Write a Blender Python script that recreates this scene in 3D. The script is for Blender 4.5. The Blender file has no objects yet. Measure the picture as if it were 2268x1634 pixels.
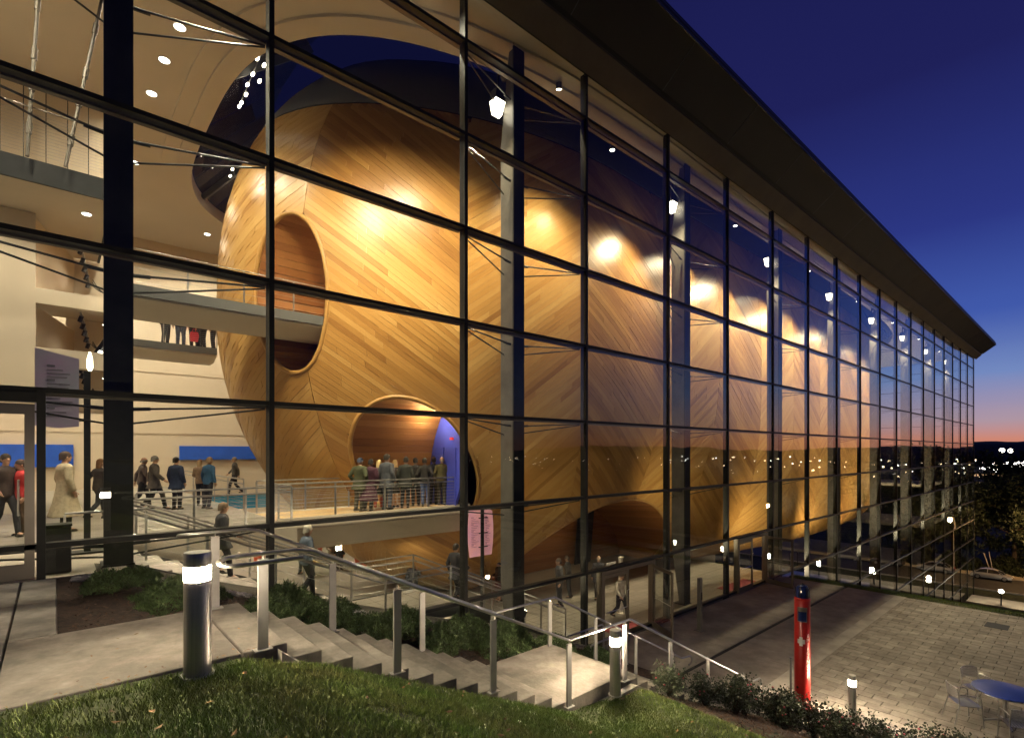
import bpy, bmesh, math, random
import numpy as np
from mathutils import Vector, Matrix
random.seed(7); np.random.seed(7)
S = bpy.context.scene
COL = S.collection
R = math.radians

# ------------------------------------------------------------------ camera, sky, exposure
FPX, CXP, HYP, WP = 1150.0, 1134.0, 1000.0, 2268.0        # focal, centre, horizon, width in reading pixels
_n = math.hypot(1306, FPX); CA = 1306/_n; CB = FPX/_n     # facade runs along +X, building depth along +Y
cd = bpy.data.cameras.new('camera'); cam = bpy.data.objects.new('camera', cd); COL.objects.link(cam)
cam.location = (0, 0, 0); cam.rotation_euler = (R(90), 0, -math.asin(CB))
cd.sensor_width = 36; cd.lens = 36*FPX/WP; cd.shift_y = (HYP-817)/WP
cd.clip_start = .05; cd.clip_end = 20000
S.camera = cam

W = bpy.data.worlds.new('World'); S.world = W; W.use_nodes = True
nt = W.node_tree; nt.nodes.clear()
def wn(t, **k):
    n = nt.nodes.new(t)
    for a, b in k.items(): setattr(n, a, b)
    return n
tc = wn('ShaderNodeTexCoord'); sep = wn('ShaderNodeSeparateXYZ'); nt.links.new(tc.outputs['Generated'], sep.inputs[0])
ramp = wn('ShaderNodeValToRGB'); rz_ = wn('ShaderNodeMath', operation='MULTIPLY_ADD'); rz_.inputs[1].default_value = .9; rz_.inputs[2].default_value = .1; nt.links.new(sep.outputs['Z'], rz_.inputs[0])
cn = wn('ShaderNodeTexNoise'); cn.inputs['Scale'].default_value = 2.2; cn.inputs['Detail'].default_value = 4; cmp_ = wn('ShaderNodeMapping'); cmp_.inputs['Scale'].default_value = (1, 1, 7)
nt.links.new(tc.outputs['Generated'], cmp_.inputs[0]); nt.links.new(cmp_.outputs[0], cn.inputs[0])
cw_ = wn('ShaderNodeMath', operation='MULTIPLY_ADD'); cw_.inputs[1].default_value = .022; cw_.inputs[2].default_value = -.011; nt.links.new(cn.outputs[0], cw_.inputs[0])
ra_ = wn('ShaderNodeMath', operation='ADD'); nt.links.new(rz_.outputs[0], ra_.inputs[0]); nt.links.new(cw_.outputs[0], ra_.inputs[1])
nt.links.new(ra_.outputs[0], ramp.inputs[0])
el = ramp.color_ramp.elements
SKY = [(0.0, (.50, .17, .10)), (.018, (.62, .24, .17)), (.05, (.42, .30, .36)), (.11, (.17, .25, .52)), (.20, (.052, .10, .40)),
       (.32, (.025, .038, .225)), (.50, (.0135, .0150, .100)), (1.0, (.005, .006, .04))]
el[0].position = 0; el[0].color = (.006, .006, .008, 1)
el[1].position = SKY[-1][0]; el[1].color = SKY[-1][1]+(1,)
e = el.new(.075); e.color = (.006, .006, .008, 1)
for p, c in SKY[:-1]:
    e = el.new(.1+.9*p-(.012 if p == 0 else 0)); e.color = c+(1,)
ramp2 = wn('ShaderNodeValToRGB'); nt.links.new(sep.outputs['Z'], ramp2.inputs[0])      # the sky turned away from the sunset
el = ramp2.color_ramp.elements
el[0].position = 0; el[0].color = (.014, .014, .034, 1); el[1].position = 1; el[1].color = (.005, .006, .04, 1)
e = el.new(.2); e.color = (.008, .010, .040, 1); e = el.new(.5); e.color = (.0045, .005, .030, 1)
z2 = wn('ShaderNodeMath', operation='MULTIPLY'); nt.links.new(sep.outputs['Z'], z2.inputs[0]); nt.links.new(sep.outputs['Z'], z2.inputs[1])
h2 = wn('ShaderNodeMath', operation='SUBTRACT'); h2.inputs[0].default_value = 1.0001; nt.links.new(z2.outputs[0], h2.inputs[1]); hs = wn('ShaderNodeMath', operation='SQRT'); nt.links.new(h2.outputs[0], hs.inputs[0])
xh = wn('ShaderNodeMath', operation='DIVIDE'); nt.links.new(sep.outputs['X'], xh.inputs[0]); nt.links.new(hs.outputs[0], xh.inputs[1])      # cosine of the azimuth from the sunset
mr = wn('ShaderNodeMapRange', interpolation_type='SMOOTHSTEP'); nt.links.new(xh.outputs[0], mr.inputs[0])
mr.inputs[1].default_value = .55; mr.inputs[2].default_value = .92
mx = wn('ShaderNodeMix', data_type='RGBA'); nt.links.new(mr.outputs[0], mx.inputs[0])
nt.links.new(ramp2.outputs[0], mx.inputs[6]); nt.links.new(ramp.outputs[0], mx.inputs[7])
bg = wn('ShaderNodeBackground'); bg.inputs[1].default_value = 1.0
nt.links.new(mx.outputs[2], bg.inputs[0])
out = wn('ShaderNodeOutputWorld'); nt.links.new(bg.outputs[0], out.inputs[0])

S.view_settings.view_transform = 'Standard'; S.view_settings.look = 'None'
S.view_settings.exposure = 0.0; S.view_settings.gamma = 1.0; S.view_settings.use_curve_mapping = False
S.render.engine = 'CYCLES'
cy = S.cycles
cy.max_bounces = 8; cy.diffuse_bounces = 4; cy.glossy_bounces = 3; cy.transmission_bounces = 4; cy.transparent_max_bounces = 32
cy.sample_clamp_indirect = 4.0; cy.caustics_reflective = False; cy.caustics_refractive = False
cy.use_denoising = True; cy.use_light_tree = True

# ------------------------------------------------------------------ materials
MATS = {}
def M(name, col=(.5, .5, .5), rough=.6, metal=0.0, noise=0.0, scale=4.0, bump=0.0, emit=None, es=0.0, spec=.5, stretch=None, tone=0.0, col2=None, detail=4, stain=0.0):
    if name in MATS: return MATS[name]
    m = bpy.data.materials.new(name); m.use_nodes = True; n = m.node_tree; b = n.nodes['Principled BSDF']
    b.inputs['Base Color'].default_value = tuple(col)+(1,); b.inputs['Roughness'].default_value = rough
    b.inputs['Metallic'].default_value = metal; b.inputs['Specular IOR Level'].default_value = spec
    if noise or bump or col2:
        t = n.nodes.new('ShaderNodeTexCoord'); mp = n.nodes.new('ShaderNodeMapping')
        n.links.new(t.outputs['Object'], mp.inputs[0])
        if stretch: mp.inputs['Scale'].default_value = stretch
        nz = n.nodes.new('ShaderNodeTexNoise'); nz.inputs['Scale'].default_value = scale; nz.inputs['Detail'].default_value = detail
        nz.inputs['Roughness'].default_value = .62
        n.links.new(mp.outputs[0], nz.inputs[0])
        if noise or col2:
            mi = n.nodes.new('ShaderNodeMix'); mi.data_type = 'RGBA'
            c2 = col2 if col2 else tuple(max(0, c*(1-noise)) for c in col)
            c1 = col if col2 else tuple(min(1, c*(1+noise)) for c in col)
            mi.inputs[6].default_value = tuple(c2)+(1,); mi.inputs[7].default_value = tuple(c1)+(1,)
            rp = n.nodes.new('ShaderNodeMapRange'); rp.inputs[1].default_value = .32; rp.inputs[2].default_value = .68
            n.links.new(nz.outputs[0], rp.inputs[0]); n.links.new(rp.outputs[0], mi.inputs[0])
            src = mi.outputs[2]
            n.links.new(src, b.inputs['Base Color'])
        if bump:
            bp = n.nodes.new('ShaderNodeBump'); bp.inputs['Strength'].default_value = bump; bp.inputs['Distance'].default_value = .02
            n2 = n.nodes.new('ShaderNodeTexNoise'); n2.inputs['Scale'].default_value = scale*6; n2.inputs['Detail'].default_value = 3
            n.links.new(mp.outputs[0], n2.inputs[0]); n.links.new(n2.outputs[0], bp.inputs['Height']); n.links.new(bp.outputs[0], b.inputs['Normal'])
    if tone:
        at = n.nodes.new('ShaderNodeAttribute'); at.attribute_name = 'tone'
        mm = n.nodes.new('ShaderNodeMix'); mm.data_type = 'RGBA'; mm.blend_type = 'MULTIPLY'; mm.inputs[0].default_value = 1
        if b.inputs['Base Color'].links: n.links.new(b.inputs['Base Color'].links[0].from_socket, mm.inputs[6])
        else: mm.inputs[6].default_value = tuple(col)+(1,)
        r2 = n.nodes.new('ShaderNodeMapRange'); r2.inputs[3].default_value = 1-tone; r2.inputs[4].default_value = 1+tone
        n.links.new(at.outputs['Fac'], r2.inputs[0]); n.links.new(r2.outputs[0], mm.inputs[7]); n.links.new(mm.outputs[2], b.inputs['Base Color'])
    if stain:
        t3 = n.nodes.new('ShaderNodeNewGeometry'); nS = n.nodes.new('ShaderNodeTexNoise'); nS.inputs['Scale'].default_value = .9; nS.inputs['Detail'].default_value = 7; nS.inputs['Roughness'].default_value = .7
        n.links.new(t3.outputs['Position'], nS.inputs[0]); rS = n.nodes.new('ShaderNodeMapRange'); rS.inputs[1].default_value = .42; rS.inputs[2].default_value = .62; rS.inputs[3].default_value = 1-stain; rS.inputs[4].default_value = 1.0
        n.links.new(nS.outputs[0], rS.inputs[0]); mS = n.nodes.new('ShaderNodeMix'); mS.data_type = 'RGBA'; mS.blend_type = 'MULTIPLY'; mS.inputs[0].default_value = 1
        n.links.new(b.inputs['Base Color'].links[0].from_socket, mS.inputs[6]); n.links.new(rS.outputs[0], mS.inputs[7]); n.links.new(mS.outputs[2], b.inputs['Base Color'])
    if emit:
        b.inputs['Emission Color'].default_value = tuple(emit)+(1,); b.inputs['Emission Strength'].default_value = es
    MATS[name] = m
    return m

def wood(name, c_lo, c_mid, c_hi, rough=.34):
    m = bpy.data.materials.new(name); m.use_nodes = True; n = m.node_tree; b = n.nodes['Principled BSDF']
    at = n.nodes.new('ShaderNodeAttribute'); at.attribute_name = 'tone'
    uv = n.nodes.new('ShaderNodeUVMap'); mp = n.nodes.new('ShaderNodeMapping'); mp.inputs['Scale'].default_value = (.9, 26, 1)
    cx = n.nodes.new('ShaderNodeCombineXYZ'); ml = n.nodes.new('ShaderNodeMath'); ml.operation = 'MULTIPLY'; ml.inputs[1].default_value = 70
    n.links.new(at.outputs['Fac'], ml.inputs[0]); n.links.new(ml.outputs[0], cx.inputs[2])
    n.links.new(uv.outputs[0], mp.inputs[0]); n.links.new(cx.outputs[0], mp.inputs['Location'])
    nz = n.nodes.new('ShaderNodeTexNoise'); nz.inputs['Scale'].default_value = 2.2; nz.inputs['Detail'].default_value = 5
    n.links.new(mp.outputs[0], nz.inputs[0])
    ad = n.nodes.new('ShaderNodeMath'); ad.operation = 'MULTIPLY_ADD'; ad.inputs[1].default_value = .45; 
    n.links.new(nz.outputs[0], ad.inputs[0])
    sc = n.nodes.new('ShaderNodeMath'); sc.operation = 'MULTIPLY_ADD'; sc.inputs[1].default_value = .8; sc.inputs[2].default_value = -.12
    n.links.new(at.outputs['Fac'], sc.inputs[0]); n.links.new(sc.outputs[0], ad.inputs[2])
    rp = n.nodes.new('ShaderNodeValToRGB'); e = rp.color_ramp.elements
    e[0].position = .05; e[0].color = c_lo+(1,); e[1].position = .95; e[1].color = c_hi+(1,)
    k = e.new(.45); k.color = c_mid+(1,)
    n.links.new(ad.outputs[0], rp.inputs[0]); n.links.new(rp.outputs[0], b.inputs['Base Color'])
    b.inputs['Roughness'].default_value = rough; b.inputs['Specular IOR Level'].default_value = .45
    bp = n.nodes.new('ShaderNodeBump'); bp.inputs['Strength'].default_value = .12; bp.inputs['Distance'].default_value = .01
    n.links.new(nz.outputs[0], bp.inputs['Height']); n.links.new(bp.outputs[0], b.inputs['Normal'])
    MATS[name] = m
    return m
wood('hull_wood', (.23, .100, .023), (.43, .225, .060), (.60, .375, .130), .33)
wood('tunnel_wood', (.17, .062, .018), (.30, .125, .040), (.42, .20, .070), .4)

def glass(name, tint=(.93, .95, .93), k=1.0, base=.045, wav=.35, frit=0.0):
    m = bpy.data.materials.new(name); m.use_nodes = True; n = m.node_tree; n.nodes.clear()
    o = n.nodes.new('ShaderNodeOutputMaterial'); mx = n.nodes.new('ShaderNodeMixShader')
    tr = n.nodes.new('ShaderNodeBsdfTransparent'); tr.inputs[0].default_value = tint+(1,)
    gl = n.nodes.new('ShaderNodeBsdfGlossy'); gl.inputs['Roughness'].default_value = 0.0; gl.inputs[0].default_value = (.92, .94, .96, 1)
    g = n.nodes.new('ShaderNodeNewGeometry'); d = n.nodes.new('ShaderNodeVectorMath'); d.operation = 'DOT_PRODUCT'
    n.links.new(g.outputs['Incoming'], d.inputs[0]); n.links.new(g.outputs['Normal'], d.inputs[1])
    def mt(op, a, bv):
        q = n.nodes.new('ShaderNodeMath'); q.operation = op
        if hasattr(a, 'is_linked'): n.links.new(a, q.inputs[0])
        else: q.inputs[0].default_value = a
        if bv is not None:
            if hasattr(bv, 'is_linked'): n.links.new(bv, q.inputs[1])
            else: q.inputs[1].default_value = bv
        return q.outputs[0]
    c = mt('ABSOLUTE', d.outputs['Value'], None); c = mt('SUBTRACT', 1.0, c); c = mt('POWER', c, 5.0)
    c = mt('MULTIPLY', c, (1-base)*k); c = mt('ADD', c, base); c = mt('MINIMUM', c, .96)
    tcn = n.nodes.new('ShaderNodeTexCoord'); nz = n.nodes.new('ShaderNodeTexNoise'); nz.inputs['Scale'].default_value = .9; nz.inputs['Detail'].default_value = 1
    n.links.new(tcn.outputs['Object'], nz.inputs[0])
    bp = n.nodes.new('ShaderNodeBump'); bp.inputs['Strength'].default_value = wav; bp.inputs['Distance'].default_value = .004
    n.links.new(nz.outputs[0], bp.inputs['Height']); n.links.new(bp.outputs[0], gl.inputs['Normal'])
    src = tr.outputs[0]
    if frit:
        df = n.nodes.new('ShaderNodeBsdfDiffuse'); df.inputs[0].default_value = (.16, .145, .16, 1); fm = n.nodes.new('ShaderNodeMixShader'); fm.inputs[0].default_value = frit
        n.links.new(src, fm.inputs[1]); n.links.new(df.outputs[0], fm.inputs[2]); src = fm.outputs[0]
    n.links.new(c, mx.inputs[0]); n.links.new(src, mx.inputs[1]); n.links.new(gl.outputs[0], mx.inputs[2]); n.links.new(mx.outputs[0], o.inputs[0])
    MATS[name] = m
    return m
glass('pane_glass')
glass('clear_glass', (.96, .97, .96), wav=.1)
glass('skylight_glass', (.30, .30, .36), base=.06, wav=.6, frit=.4)

M('dark_steel', (.020, .021, .020), .5, .0, .2, 3, spec=.25)
M('column_steel', (.105, .10, .088), .40, .0, .25, 1.5, .05)
M('transom_metal', (.13, .108, .082), .45, .2)
M('brushed_steel', (.58, .56, .52), .42, .6, .15, 3, .05, stretch=(30, 30, .5))
M('rod_steel', (.05, .052, .05), .35, .6)
M('stainless', (.50, .49, .46), .30, 1.0, .12, 6)
M('rail_steel', (.42, .41, .40), .30, .9, .15, 5)
M('cream_wall', (.63, .53, .40), .75, 0, .04, .6)
M('cream_ceiling', (.70, .63, .53), .8, 0, .04, .5)
M('soffit_cream', (.60, .53, .43), .75, 0, .05, .8)
M('concrete', (.40, .365, .32), .85, 0, .22, 1.3, .35)
M('step_concrete', (.35, .315, .27), .85, 0, .25, 1.8, .4, tone=.07, stain=.5)
M('plaza_concrete', (.38, .34, .29), .8, 0, .22, .7, .25, stain=.3)
M('paver', (.33, .295, .25), .82, 0, .2, 3.0, .5, tone=.18, stain=.3)
M('paver_joint', (.05, .045, .04), .95, 0, .3, 8)
M('floor_tile', (.17, .155, .128), .34, 0, .12, 2.0, .05, tone=.10)
M('tile_joint', (.27, .24, .19), .8)
M('slot', (.015, .015, .016), .7)
M('mulch', (.045, .026, .017), .95, 0, .6, 9, 1.0)
M('soil', (.035, .032, .020), .95, 0, .5, 3, .8)
M('lawn_soil', (.045, .060, .018), .95, 0, .55, 2.2, .8)
M('fascia_dark', (.020, .017, .013), .6, 0, .2, .5)
M('fascia_soffit', (.13, .10, .06), .6, 0, .2, .5)
M('red_mat', (.22, .04, .045), .9, 0, .2, 10)
M('blue_panel', (.02, .10, .55), .5, 0, .1, 2)
M('teal_panel', (.03, .30, .55), .5)
M('blue_door', (.075, .095, .60), .5, 0, .1, 1)
M('black_matte', (.012, .012, .013), .6)
M('louver', (.12, .12, .12), .5)
M('white_paint', (.78, .76, .72), .5)
M('lamp_warm', (1, 1, 1), .5, emit=(1.0, .86, .66), es=18)
M('lamp_white', (1, 1, 1), .5, emit=(1.0, .93, .83), es=14)

# ------------------------------------------------------------------ mesh helpers
def V(*a): return Vector(a)
class MB:
    def __init__(s): s.v = []; s.f = []; s.t = []; s.tone = .5
    def add(s, vs, fs):
        o = len(s.v); s.v += [tuple(v) for v in vs]; s.f += [tuple(i+o for i in f) for f in fs]; s.t += [s.tone]*len(fs); return s
    def box(s, c, d, rz=0.0):
        x, y, z = d[0]/2, d[1]/2, d[2]/2; ca, sa = math.cos(rz), math.sin(rz)
        vs = []
        for dz in (-z, z):
            for dx, dy in ((-x, -y), (x, -y), (x, y), (-x, y)):
                vs.append((c[0]+dx*ca-dy*sa, c[1]+dx*sa+dy*ca, c[2]+dz))
        return s.add(vs, [(0, 3, 2, 1), (4, 5, 6, 7), (0, 1, 5, 4), (1, 2, 6, 5), (2, 3, 7, 6), (3, 0, 4, 7)])
    def b2(s, x0, x1, y0, y1, z0, z1):
        return s.box(((x0+x1)/2, (y0+y1)/2, (z0+z1)/2), (abs(x1-x0), abs(y1-y0), abs(z1-z0)))
    def bar(s, p0, p1, w, h, up=(0, 0, 1)):
        p0, p1 = Vector(p0), Vector(p1); d = (p1-p0).normalized(); u = Vector(up)
        sd = d.cross(u)
        if sd.length < 1e-4: sd = d.cross(Vector((1, 0, 0)))
        sd.normalize(); u = sd.cross(d).normalized(); vs = []
        for p in (p0, p1):
            for a, b in ((-1, -1), (1, -1), (1, 1), (-1, 1)): vs.append(p+sd*(a*w/2)+u*(b*h/2))
        return s.add(vs, [(0, 1, 2, 3), (7, 6, 5, 4), (0, 4, 5, 1), (1, 5, 6, 2), (2, 6, 7, 3), (3, 7, 4, 0)])
    def tube(s, pts, r, n=8, closed=False):
        P = [Vector(p) for p in pts]; N = len(P); rr = r if isinstance(r, (list, tuple)) else [r]*N
        vs = []; pn = None
        for i in range(N):
            if closed: d = P[(i+1) % N]-P[i-1]
            else: d = P[min(i+1, N-1)]-P[max(i-1, 0)]
            d.normalize()
            if pn is None:
                a = Vector((0, 0, 1)) if abs(d.z) < .9 else Vector((1, 0, 0)); pn = d.cross(a).normalized()
            else:
                pn = (pn-d*pn.dot(d)); pn.normalize()
            q = d.cross(pn)
            for k in range(n):
                t = 2*math.pi*k/n; vs.append(P[i]+(pn*math.cos(t)+q*math.sin(t))*rr[i])
        fs = []
        for i in range(N if closed else N-1):
            j = (i+1) % N
            for k in range(n): fs.append((i*n+k, i*n+(k+1) % n, j*n+(k+1) % n, j*n+k))
        if not closed: fs += [tuple(range(n-1, -1, -1)), tuple((N-1)*n+k for k in range(n))]
        return s.add(vs, fs)
    def loft(s, rings, cap=True):
        n = len(rings[0]); vs = [p for r in rings for p in r]; fs = []
        for i in range(len(rings)-1):
            for k in range(n): fs.append((i*n+k, i*n+(k+1) % n, (i+1)*n+(k+1) % n, (i+1)*n+k))
        if cap: fs += [tuple(range(n-1, -1, -1)), tuple((len(rings)-1)*n+k for k in range(n))]
        return s.add(vs, fs)
    def lathe(s, prof, n=24, c=(0, 0, 0), cap=True):
        return s.loft([[(c[0]+r*math.cos(2*math.pi*k/n), c[1]+r*math.sin(2*math.pi*k/n), c[2]+z) for k in range(n)] for r, z in prof], cap)
    def ell(s, c, r, n=12, m=8):
        rings = []
        for i in range(m+1):
            a = -math.pi/2+math.pi*i/m; q = max(math.cos(a), .02)
            rings.append([(c[0]+r[0]*q*math.cos(2*math.pi*k/n), c[1]+r[1]*q*math.sin(2*math.pi*k/n), c[2]+r[2]*math.sin(a)) for k in range(n)])
        return s.loft(rings)
    def prism(s, poly, z0, z1):
        return s.loft([[(x, y, z0) for x, y in poly], [(x, y, z1) for x, y in poly]])
    def extr(s, poly, x0, x1):          # polygon in (y, z) pulled along x
        return s.loft([[(x0, y, z) for y, z in poly], [(x1, y, z) for y, z in poly]])
    def mesh(s, name, tone=False, smooth=True, ang=38):
        me = bpy.data.meshes.new(name); me.from_pydata(s.v, [], s.f)
        if smooth:
            me.polygons.foreach_set('use_smooth', [True]*len(me.polygons)); me.set_sharp_from_angle(angle=R(ang))
        if tone:
            a = me.attributes.new('tone', 'FLOAT', 'FACE'); a.data.foreach_set('value', s.t)
        me.update()
        return me
    def build(s, name, mat, parent=None, world=True, tone=False, smooth=True, bev=0):
        if parent is not None and world:
            l = parent.location; s.v = [(x-l.x, y-l.y, z-l.z) for x, y, z in s.v]
        me = s.mesh(name, tone, smooth); o = link(name, me, mat, parent)
        if bev:
            b = o.modifiers.new('bevel', 'BEVEL'); b.width = bev; b.segments = 2; b.limit_method = 'ANGLE'
        return o
def link(name, me, mat, parent=None, loc=None):
    o = bpy.data.objects.new(name, me); COL.objects.link(o)
    if mat:
        mat = MATS[mat] if isinstance(mat, str) else mat
        if not me.materials: me.materials.append(mat)
    if parent is not None: o.parent = parent
    if loc is not None: o.location = loc
    return o
def recalc(me):
    bm = bmesh.new(); bm.from_mesh(me); bmesh.ops.recalc_face_normals(bm, faces=bm.faces); bm.to_mesh(me); bm.free()
def tag(o, label, cat, group=None):
    o['label'] = label; o['category'] = cat
    if group: o['group'] = group
    return o
def struct(o): o['kind'] = 'structure'; return o
def thing(name, label, cat, loc=(0, 0, 0), rz=0.0, group=None):
    o = bpy.data.objects.new(name, None); COL.objects.link(o); o.location = loc; o.rotation_euler = (0, 0, rz); o.empty_display_size = .2
    return tag(o, label, cat, group)
def copy_tree(o, loc=None, rz=None, parent=None):
    c = o.copy(); COL.objects.link(c); c.parent = parent
    if loc is not None: c.location = loc
    if rz is not None: c.rotation_euler = (0, 0, rz)
    for ch in o.children: copy_tree(ch, parent=c)
    return c
def lamp(name, kind, loc, power, col, parent=None, aim=None, size=.1, spot=90, blend=.6):
    d = bpy.data.lights.new(name, kind); d.energy = power; d.color = col
    if kind in ('POINT', 'SPOT'): d.shadow_soft_size = size
    if kind == 'SPOT': d.spot_size = R(spot); d.spot_blend = blend
    if kind == 'AREA': d.shape = 'DISK'; d.size = size
    o = bpy.data.objects.new(name, d); COL.objects.link(o)
    l = Vector(loc)
    if aim is not None:
        o.rotation_euler = (Vector(aim)-l).to_track_quat('-Z', 'Y').to_euler()
    if parent is not None: o.parent = parent; l = l-parent.location
    o.location = l
    return o
def proj(p):
    r = CA*p[0]-CB*p[1]; f = CB*p[0]+CA*p[1]
    return CXP+FPX*r/max(f, .01), HYP-FPX*p[2]/max(f, .01), f
def ground_at(px, py, z):            # reading pixel to the point at height z (layout arithmetic only)
    f = z*FPX/(HYP-py); r = (px-CXP)/FPX*f
    return CA*r+CB*f, -CB*r+CA*f

WARM = (1.0, .80, .50); WARM2 = (1.0, .86, .65)
D = 10.31; BAY = 4.5; MX0 = 3.05; PH = 2.291; TZ0 = .905
ZU, ZL, ZP = -1.9, -6.05, -6.05          # upper foyer, lower foyer, plaza
ZLOW = -18.0
ZC = 11.4                                 # ceiling
# ------------------------------------------------------------------ people: meshes by pose (local: facing +Y, feet at z = 0, 1.75 m tall)
def remesh(mb, name, vox=.017, smooth=2):
    me = mb.mesh(name, smooth=False); recalc(me); o = bpy.data.objects.new('tmp', me); COL.objects.link(o)
    m = o.modifiers.new('r', 'REMESH'); m.mode = 'VOXEL'; m.voxel_size = vox; m.use_smooth_shade = True
    sm = o.modifiers.new('s', 'SMOOTH'); sm.iterations = smooth; sm.factor = .5
    dg = bpy.context.evaluated_depsgraph_get(); r = bpy.data.meshes.new_from_object(o.evaluated_get(dg)); bpy.data.objects.remove(o); r.name = name
    return r
def POSE(kind):
    J = dict(hip=.92, hipy=0, lean=0, sh=1.43)
    J['kn'] = [(-.095, .02, .49), (.095, .02, .49)]; J['an'] = [(-.10, -.02, .07), (.10, -.02, .07)]
    J['el'] = [(-.245, -.03, 1.15), (.245, -.03, 1.15)]; J['wr'] = [(-.25, .05, .89), (.25, .05, .89)]
    if kind == 'front': J['el'] = [(-.25, .02, 1.14), (.25, .02, 1.14)]; J['wr'] = [(-.13, .22, 1.08), (.13, .22, 1.08)]
    if kind == 'pockets': J['el'] = [(-.29, -.09, 1.15), (.29, -.09, 1.15)]; J['wr'] = [(-.20, .07, .93), (.20, .07, .93)]
    if kind == 'walk':
        J['kn'] = [(-.09, .20, .52), (.09, -.05, .48)]; J['an'] = [(-.09, .28, .08), (.09, -.34, .16)]
        J['el'] = [(-.26, -.14, 1.17), (.26, .08, 1.16)]; J['wr'] = [(-.25, -.16, .92), (.25, .26, .98)]
    if kind == 'down':
        J['kn'] = [(-.09, .16, .50), (.09, .12, .58)]; J['an'] = [(-.09, .22, .02), (.09, -.10, .24)]
        J['el'] = [(-.26, -.08, 1.16), (.28, .02, 1.15)]; J['wr'] = [(-.26, .02, .92), (.30, .26, 1.02)]
    if kind == 'rail': J['el'] = [(-.27, .10, 1.14), (.27, .10, 1.14)]; J['wr'] = [(-.2, .34, 1.06), (.2, .34, 1.06)]; J['lean'] = .07
    if kind == 'drink': J['el'] = [(-.25, .06, 1.14), (.25, -.03, 1.15)]; J['wr'] = [(-.06, .20, 1.42), (.25, .05, .89)]
    if kind == 'sit':
        J['hip'] = .50; J['sh'] = 1.01; J['kn'] = [(-.11, .42, .50), (.11, .42, .50)]; J['an'] = [(-.11, .42, .07), (.11, .42, .07)]
        J['el'] = [(-.25, .08, .74), (.25, .08, .74)]; J['wr'] = [(-.12, .32, .70), (.12, .32, .70)]
    return J
def torso_rings(J, g, z0, z1, n=16, waist=1.0):
    pr = [(-.10, .150, .105), (0, .165, .115), (.10, .158, .110), (.22, .142, .100), (.34, .160, .112), (.46, .178, .112), (.52, .150, .09), (.56, .075, .065), (.62, .058, .058)]
    out_ = []
    for dz, rx, ry in pr:
        z = J['hip']+dz
        if z < z0-.001 or z > z1: continue
        yo = J['lean']*(dz/.5)
        out_.append([((rx+g)*math.cos(2*math.pi*k/n), yo+(ry+g)*math.sin(2*math.pi*k/n), z) for k in range(n)])
    return out_
def arms(mb, J, g, hand=False, upto=1.0):
    for q, sg in ((0, -1), (1, 1)):
        s = Vector((sg*.175, J['lean'], J['sh']-.03)); e = Vector(J['el'][q]); w = Vector(J['wr'][q])
        e = e+Vector((0, J['lean']*.6, 0)); w = w+Vector((0, J['lean']*.3, 0))
        mb.tube([s+Vector((-sg*.05, 0, .02)), s, s.lerp(e, .5), e, e.lerp(w, .45), w], [.05+g, .058+g, .050+g, .042+g, .038+g, .028+g*(1.1)], 10)
        if hand:
            d = (w-e).normalized(); sd = d.cross(Vector((0, 1, 0)) if abs(d.y) < .8 else Vector((0, 0, 1))).normalized()
            mb.tube([w-d*.02, w+d*.035, w+d*.09], [.026, .038, .030], 8)
def hands(mb, J):
    for q, sg in ((0, -1), (1, 1)):
        e = Vector(J['el'][q])+Vector((0, J['lean']*.6, 0)); w = Vector(J['wr'][q])+Vector((0, J['lean']*.3, 0)); d = (w-e).normalized()
        a = Vector((0, 1, 0)) if abs(d.y) < .8 else Vector((0, 0, 1)); sd = d.cross(a).normalized(); cu = d.cross(sd).normalized()*(-1)
        if cu.y < 0: cu = -cu
        for k, L in enumerate((.068, .078, .074, .058)):
            b = w+d*.075+a*(.024-.016*k)*.9; mb.tube([b, b+d*L*.55+sd*(-sg)*.008, b+d*L*.9+sd*(-sg)*.028], [.009, .0085, .006], 5)
        b = w+d*.03+a*.03; mb.tube([b, b+d*.03+a*.025, b+d*.065+a*.028], [.011, .010, .007], 5)
def legs(mb, J, g, full=True):
    for q, sg in ((0, -1), (1, 1)):
        h = Vector((sg*.085, J['hipy'], J['hip'])); k = Vector(J['kn'][q]); a = Vector(J['an'][q])
        mb.tube([h+Vector((0, 0, .03)), h.lerp(k, .3), k, k.lerp(a, .3), a], [.088+g, .082+g, .056+g, .055+g, .038+g*1.3], 12)
PM = {}
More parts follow.
